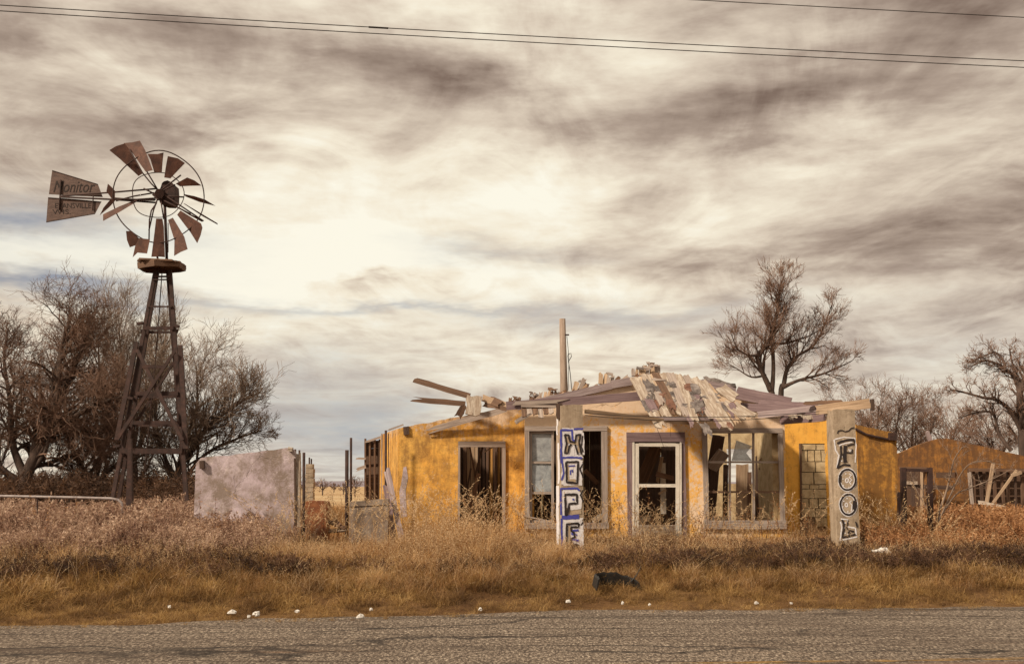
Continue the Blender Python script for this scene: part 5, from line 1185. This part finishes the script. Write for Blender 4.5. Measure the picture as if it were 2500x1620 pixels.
scatter('verge_grass', 'short matted golden grass along the road edge', sw, field(34000, -11, 11, lambda x: E(x) - .34, lambda x: E(x) + 3.6, lambda x, y: (.34 + .62 * min(1, max(0, (y - E(x)) / 2.2))) * (.35 + 1.15 * ns(x, y, 1.5)), lambda x, y: (1 if y > E(x) + .05 else ns(x, y, 1.1, 5) ** 3 * 2.2) * (.28 + .72 * (ns(x, y, 1.9, 8) > .44))), 12)
ms = source('meadow_grass', [clump(26, .46, .07, .85, .011, 'straw', 40 + i, 1.0) for i in range(5)] + [clump(22, .5, .06, .5, .006, 'straw', 60 + i, .8, 3, 5) for i in range(4)], ['straw', 'seed'])
def left(x): return min(1, max(0, (-2.9 - x) / 1.0))
def rightish(x): return min(1, max(0, (x - .9) / 1.2))
scatter('meadow_grass', 'tangled straw coloured grass in front of the house', ms,
        field(13000, -10.5, 11, lambda x: E(x) + 1.5, lambda x: 24.3, lambda x, y: (.36 + .42 * min(1, max(0, (y - E(x) - 1.5) / 3))) * (.6 + .8 * ns(x, y)) * (1.0 + .5 * max(0, 1 - abs(x + 1.3) / 1.3)) * (.48 if -4.6 < x < -2.1 and y > 19.6 else 1), lambda x, y: (1 - .6 * rightish(x) * (y > 17.6)) * (1 - .55 * left(x)) * (.35 + .65 * ns(x, y, .9, 3))), 9)
fs = source('feathery_weeds', [weed(.85, 8, 'feather', 80 + i, 40, .42, .034, .011) for i in range(6)], ['feather', 'feather'])
scatter('feathery_weeds', 'tall pale feathery weeds before the lavender wall and gate', fs,
        field(2900, -11.5, -3.9, lambda x: max(18.3, E(x) + 3.5), lambda x: 23.5, lambda x, y: (.40 + .34 * min(1, (y - 18.3) / 2.4) * (1 if x < -5.8 else .75) + .26 * ns(x, y)) * (.6 if x / y > -.215 and y > 19.5 else 1), lambda x, y: .5 + .5 * ns(x, y, 1.1)) +
        field(900, -16, -5.2, lambda x: 23.5, lambda x: 30, lambda x, y: .8 + .3 * ns(x, y)), 6)
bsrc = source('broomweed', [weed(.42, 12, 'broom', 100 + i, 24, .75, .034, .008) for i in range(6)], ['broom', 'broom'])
scatter('broomweed', 'low dark brown broomweed in front of the pillars, thickened to draw a shadow band', bsrc,
        field(10500, -10.5, 10.8, lambda x: E(x) + 2.4, lambda x: 22.7, lambda x, y: .36 + .42 * ns(x, y, 1.0, 7), lambda x, y: (.15 + .85 * rightish(x)) * (.35 + .65 * ns(x, y, .8, 9)) if x > -3 else .95 * ns(x, y, .7, 4) * (y < 19.8)), 6)  # denser at both sides: its dark colour also draws the building's shadow
rsrc = source('russet_weeds', [weed(.62, 9, 'russet', 130 + i, 30, .55, .038, .011) for i in range(6)], ['russet', 'russet'])
scatter('russet_weeds', 'russet weeds filling the ground beside the steel frame', rsrc,
        field(3600, 6.0, 17, lambda x: 19.5, lambda x: 33.2, lambda x, y: .70 + .5 * min(1, (y - 19.5) / 5) * ns(x, y), None, .1, lambda x, y: x < 8.0 and y > 22 and x < XR_ + .2) +
        field(700, 1.5, 8.4, lambda x: 20.8, lambda x: 22.7, lambda x, y: .42), 6)
tsrc = source('tall_seed_stalks', [clump(5, 1.0, .05, .55, .007, 'seed', 150 + i, 1.0, 5, 14) for i in range(6)], ['straw', 'seed'])
scatter('tall_grass_stalks', 'tall seed-headed grass stalks against the yellow walls', tsrc,
        field(210, -4.2, 7.6, lambda x: 20.4, lambda x: 22.7 if x > xl else 24.2, lambda x, y: .75 + .45 * ns(x, y, 1.4)) + field(60, -4.6, -.2, lambda x: 20.2, lambda x: 22.8, lambda x, y: 1.0), 6)
asrc = source('arching_grass', [clump(8, .62, .06, 1.05, .011, 'seed', 300 + i, 1.2, 5) for i in range(4)] + [clump(5, .8, .05, .8, .009, 'seed', 310 + i, 1.1, 5, 10) for i in range(3)], ['seed', 'seed'])
scatter('arching_grass', 'long pale arching grass blades scattered over the verge and meadow', asrc,
        field(420, -10, 10.5, lambda x: E(x) + 1.5, lambda x: E(x) + 3.6, lambda x, y: .48, lambda x, y: .25 + .75 * (ns(x, y, .8, 12) > .5)) + field(520, -9.5, 10.5, lambda x: E(x) + 3.4, lambda x: 21.6, lambda x, y: .7 if y > 19 else .55, lambda x, y: .3 + .7 * ns(x, y, .7, 14)), 7)
psrc = source('field_grass', [clump(26, .45, .16, .6, .012, 'straw', 170 + i, .8, 2) for i in range(5)], ['straw'])
scatter('field_grass', 'dry grass on the open field behind the ruins', psrc,
        field(2600, -9, -2.4, lambda x: 24.2, lambda x: 62, lambda x, y: .55 + .3 * ns(x, y, .3)) + field(900, -22, -6, lambda x: 26, lambda x: 45, lambda x, y: 1.0) + field(800, 8, 22, lambda x: 33, lambda x: 50, lambda x, y: 1.0), 5)
dsrc = source('dead_forbs', [weed(1.0, 2, 'broom', 200 + i, 22, .25, .022, .008) for i in range(4)], ['broom', 'russet'])
scatter('dead_weed_stalks', 'thin dark dead weed stalks standing against the walls', dsrc,
        field(90, -1.2, 7.8, lambda x: 21.2, lambda x: 22.6 if xl < x < xr else 24.2, lambda x, y: .95) + field(50, 7.8, 13, lambda x: 20, lambda x: 26, lambda x, y: .9) + field(60, -9, -3.5, lambda x: 19, lambda x: 21.5, lambda x, y: .9), 4)
usrc = source('underbrush', [weed(1.5, 12, 'broom', 220 + i, 40, .8, .09, .010) for i in range(5)], ['broom', 'broom'])
scatter('underbrush_weeds', 'brown tangled underbrush beneath the left thicket', usrc,
        field(1100, -20, -5.6, lambda x: 31.5, lambda x: 42, lambda x, y: 1.0) + field(160, 11, 26, lambda x: 37, lambda x: 52, lambda x, y: 1.1), 5)
